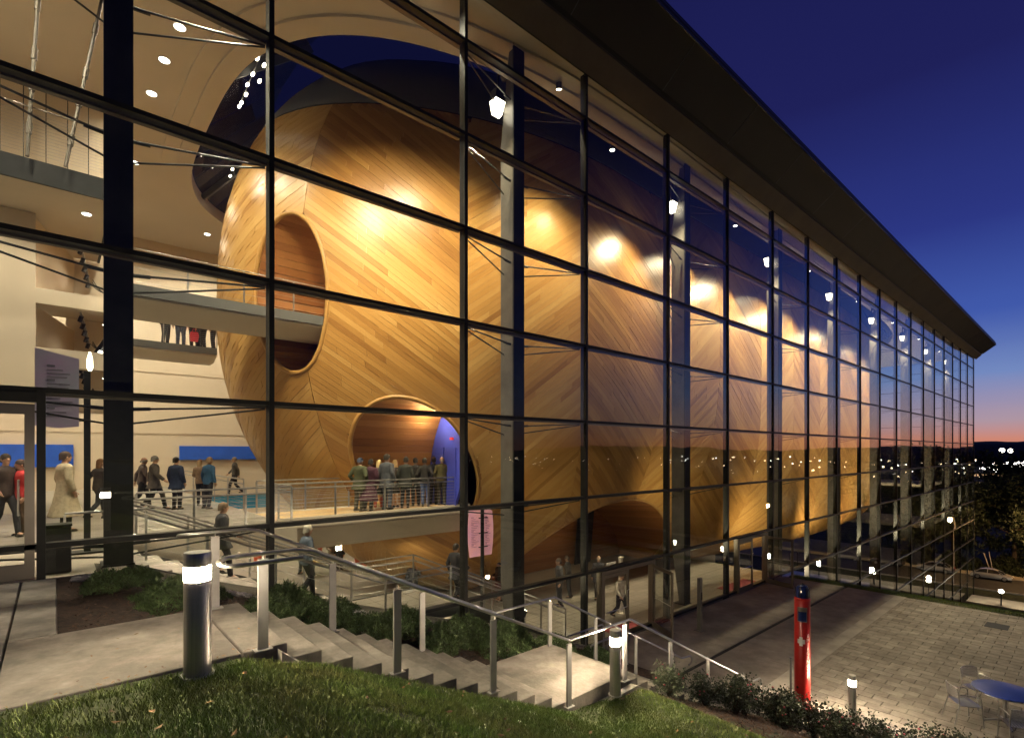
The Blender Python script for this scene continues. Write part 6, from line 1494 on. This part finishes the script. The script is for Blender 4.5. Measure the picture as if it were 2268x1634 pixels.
bin_ = thing('litter_bin', 'dark litter bin just inside the glass by the upper door', 'bin', (.05, 10.95, ZU)); mb = MB(); mb.b2(-.12, .2, 10.8, 11.12, ZU, ZU+.72); mb.build('body', 'black_matte', bin_, bev=.02); mb = MB(); mb.b2(-.13, .21, 10.79, 11.13, ZU+.722, ZU+.76); mb.build('lid', 'dark_steel', bin_, bev=.01)

# ------------------------------------------------------------------ people
def at(px, py, z): x, y = ground_at(px, py, z); return (x, y, z)
BLK, NVY, GRY, BRN = (.022, .022, .026), (.025, .04, .09), (.16, .17, .19), (.09, .055, .03)
AWAY = 48
# on the lower footbridge, watching into the hull
def onb(px, y): # place by column on the bridge deck
    s_ = (px-CXP)/FPX; return (y*(CA*s_+CB)/(CA-CB*s_), y, ZU)
B_ = [(795, 15.75, 1.70, 'pockets', ('coat', (.075, .085, .035)), ('trousers', (.06, .06, .04)), ('cap', (.05, .06, .10)), 'person in an olive jacket and dark cap, leftmost in the crowd on the lower footbridge', 30),
 (815, 15.6, 1.66, 'stand', ('longcoat', (.07, .015, .035)), ('trousers', BLK), ('hair_short', (.02, .015, .012)), 'person in a long maroon coat on the lower footbridge', 40),
 (838, 15.9, 1.62, 'front', ('jacket', (.03, .03, .035)), ('skirt', (.02, .02, .022)), ('hair_long', (.62, .45, .20)), 'blonde person in a black jacket and red boots on the lower footbridge', 60),
 (858, 15.55, 1.82, 'stand', ('coat', (.12, .13, .15)), ('trousers', (.05, .06, .09)), ('hair_short', (.03, .02, .012)), 'tall person in a grey overcoat on the lower footbridge', 20),
 (875, 15.95, 1.62, 'front', ('jacket', (.10, .07, .04)), ('skirt', (.03, .025, .02)), ('hair_long', (.55, .36, .16)), 'person with long fair hair and brown jacket beside the grey overcoat', 100),
 (897, 15.6, 1.72, 'stand', ('coat', (.045, .05, .04)), ('trousers', BLK), ('hair_short', (.03, .02, .015)), 'person in a broad dark green coat in the middle of the footbridge crowd', 50),
 (921, 15.9, 1.68, 'front', ('jacket', (.06, .055, .05)), ('trousers', BLK), ('hair_short', (.03, .025, .02)), 'person in a dark brown jacket partly hidden in the footbridge crowd', 70),
 (942, 15.6, 1.68, 'pockets', ('jacket', (.05, .055, .06)), ('trousers', (.08, .12, .28)), ('hair_short', (.04, .03, .02)), 'person in a dark leather jacket and blue jeans on the lower footbridge', 55),
 (960, 16.0, 1.70, 'front', ('jacket', (.025, .03, .05)), ('trousers', BLK), ('hair_short', (.02, .015, .01)), 'person in a navy jacket against the blue doors', 40),
 (978, 15.6, 1.72, 'stand', ('jacket', (.17, .14, .05)), ('trousers', (.05, .045, .03)), ('hair_bald', (.35, .33, .30)), 'bald person in a mustard jacket on the lower footbridge', 60),
 (997, 15.8, 1.66, 'front', ('jacket', (.02, .02, .022)), ('trousers', BLK), ('hair_short', (.02, .014, .01)), 'person in black in front of the blue doors at the footbridge end', 110),
 (1022, 15.5, 1.60, 'pockets', ('jacket', (.03, .022, .02)), ('trousers', BLK), ('hair_short', (.03, .02, .015)), 'person in dark clothes at the far right end of the footbridge crowd', 140)]
for px, y, h, pose, top, bot, hair, lab, face in B_:
    top = (top[0], tuple(c*.62 for c in top[1]))
    person(lab, onb(px, y), face, h, pose, top, bot, hair, shoes=((.5, .06, .03) if 'red boots' in lab else (.015, .012, .01)), group='people on the lower footbridge')
# upper foyer, left
U_ = [(12, 1188, 1.85, 'walk', ('jacket', (.05, .035, .03)), ('trousers', BLK), ('hair_short', (.03, .02, .01)), 'person in a dark jacket behind the upper door', -60),
 (48, 1185, 1.72, 'stand', ('jacket', (.50, .04, .04)), ('trousers', BRN), ('hair_short', (.05, .03, .02)), 'person in a red jacket behind the upper door', 200),
 (147, 1176, 1.90, 'stand', ('longcoat', (.36, .30, .20)), ('trousers', BLK), ('hair_short', (.05, .03, .02)), 'person in a long beige trench coat near the banner pole', 20),
 (214, 1150, 1.70, 'walk', ('jacket', (.05, .04, .035)), ('trousers', BLK), ('hair_long', (.20, .10, .04)), 'person in a dark jacket with brown hair left of the thick column', 30),
 (310, 1128, 1.72, 'walk', ('jacket', (.12, .09, .08)), ('trousers', BLK), ('hair_bald', (.3, .28, .25)), 'person in a brown jacket right of the thick column', 0),
 (342, 1130, 1.76, 'walk', ('coat', (.10, .085, .075)), ('trousers', BLK), ('hair_short', (.22, .20, .18)), 'person in a taupe coat walking through the upper foyer', -10),
 (393, 1128, 1.72, 'stand', ('coat', (.022, .035, .08)), ('trousers', BLK), ('hair_short', (.02, .015, .01)), 'person in a navy coat at the upper foyer railing', 40),
 (458, 1126, 1.72, 'stand', ('jacket', (.04, .12, .24)), ('trousers', (.03, .03, .04)), ('hair_short', (.35, .24, .14)), 'person in a teal blue jacket at the upper foyer railing', 30),
 (446, 1118, 1.62, 'front', ('jacket', (.25, .16, .10)), ('trousers', BLK), ('hair_long', (.45, .30, .16)), 'fair-haired person beside the teal blue jacket', 60),
 (520, 1096, 1.66, 'walk', ('jacket', (.08, .07, .06)), ('trousers', BLK), ('hair_short', (.25, .2, .15)), 'small far person walking by the rear wall next to the hull', 170)]
for px, py, h, pose, top, bot, hair, lab, face in U_: person(lab, at(px, py, ZU), face, h, pose, top, bot, hair, group='people in the upper foyer')
# on the indoor stair
def on_stair(x, y, lab, h, pose, top, bot, hair, face):
    i = max(0, int((x-.9)/IR)); z = ZU-RZ*(i+1) if x < xi else (zi if x < xi+2 else zi-(zi-ZL)/13*(int((x-xi-2)/.34)+1))
    person(lab, (x, y, z), face, h, pose, top, bot, hair, group='people on the indoor stair')
on_stair(2.75, 12.9, 'person in a dark coat stepping down the indoor stair, seen from the side', 1.68, 'down', ('coat', (.03, .028, .022)), ('trousers', BLK), ('hair_short', (.16, .11, .07)), -5)
on_stair(4.35, 12.2, 'pale haired person in a slate jacket bending down the indoor stair', 1.72, 'down', ('jacket', (.10, .13, .17)), ('trousers', BLK), ('hair_short', (.55, .50, .40)), 0)
on_stair(8.95, 12.7, 'person in black walking down the second flight of the indoor stair', 1.75, 'down', ('coat', (.02, .02, .022)), ('trousers', BLK), ('hair_short', (.02, .015, .01)), 10)
# lower foyer
L_ = [(1240, 1341, 1.86, 'stand', ('jacket', (.045, .045, .05)), ('trousers', (.028, .028, .03)), ('hair_short', (.05, .03, .02)), 'person in a dark suit standing behind the glass near the lower entrance', 150),
 (1325, 1327, 1.80, 'stand', ('coat', (.03, .03, .033)), ('trousers', (.06, .055, .05)), ('hair_bald', (.4, .34, .26)), 'bald person in a dark blazer standing right of the suited one', 210),
 (1374, 1372, 1.70, 'walk', ('sweater', (.48, .44, .36)), ('trousers', BLK), ('hair_short', (.05, .03, .02)), 'person in a cream sweater walking out of the lower entrance door', -100),
 (1262, 1322, 1.72, 'stand', ('jacket', (.06, .055, .05)), ('trousers', BLK), ('hair_short', (.2, .15, .1)), 'person in a dark jacket hidden just behind the suited one', 120),
 (1105, 1330, 1.62, 'front', ('jacket', (.02, .018, .02)), ('skirt', (.12, .02, .025)), ('hair_short', (.03, .02, .015)), 'person in a black top and dark red skirt right of the pink banners', 160),
 (665, 1270, 1.70, 'front', ('sweater', (.38, .32, .22)), ('trousers', (.12, .13, .13)), ('hair_short', (.12, .07, .03)), 'person in a cream top standing in the lower foyer behind the stair', -30),
 (690, 1268, 1.70, 'front', ('jacket', (.35, .28, .18)), ('trousers', (.13, .14, .14)), ('hair_long', (.30, .18, .08)), 'person in a tan top standing with the cream-topped one', -120),
 (735, 1262, 1.74, 'front', ('jacket', (.30, .26, .20)), ('trousers', BLK), ('hair_short', (.03, .02, .01)), 'dark haired person in a light shirt in the lower foyer', -100),
 (752, 1264, 1.70, 'stand', ('jacket', (.04, .04, .04)), ('trousers', BLK), ('hair_short', (.03, .02, .015)), 'person in black beside the dark haired one in the lower foyer', -140)]
for px, py, h, pose, top, bot, hair, lab, face in L_: person(lab, at(px, py, ZL), face, h, pose, top, bot, hair, group='people in the lower foyer')
person('person in a black suit drinking, beyond the indoor stair landing', at(915, 1338, ZL), -95, 1.75, 'drink', ('jacket', (.02, .02, .024)), ('trousers', BLK), ('hair_short', (.05, .03, .02)), group='people in the lower foyer')
# rear gallery (legs show under the upper footbridge)
for q, (px, c1, c2, lab) in enumerate(((366, BLK, BLK, 'person in black on the rear gallery, first from the left'), (400, (.05, .06, .09), (.07, .09, .14), 'person in dark jeans on the rear gallery, second from the left'), (430, BLK, BLK, 'person in black with a red bag on the rear gallery'), (448, (.05, .05, .05), BLK, 'person in black trousers on the rear gallery, fourth from the left'), (472, (.06, .05, .05), (.03, .03, .035), 'person in dark trousers on the rear gallery nearest the hull'))):
    s_ = (px-CXP)/FPX; y = 24.6; x = y*(CA*s_+CB)/(CA-CB*s_); person(lab, (x, y, 4.2), 40+30*q, 1.74, 'stand', ('jacket', c1), ('trousers', c2), group='people on the rear gallery')
    if q == 2:
        bg_ = thing('red_bag', 'red bag held by a person on the rear gallery', 'bag', (x-.05, 24.3, 4.45)); mb = MB(); mb.loft([[(x-.05+.16*a, 24.3+.06*b, 4.45+z) for a, b in ((-s2, -1), (s2, -1), (s2, 1), (-s2, 1))] for z, s2 in ((0, .8), (.25, 1), (.38, .8))]); mb.build('body', M('bag_red', (.55, .03, .05), .6), bg_); mb = MB(); mb.tube([(x-.12, 24.3, 4.83), (x-.08, 24.3, 4.98), (x-.02, 24.3, 4.98), (x+.02, 24.3, 4.83)], .01, 5); mb.build('handle', 'bag_red', bg_)
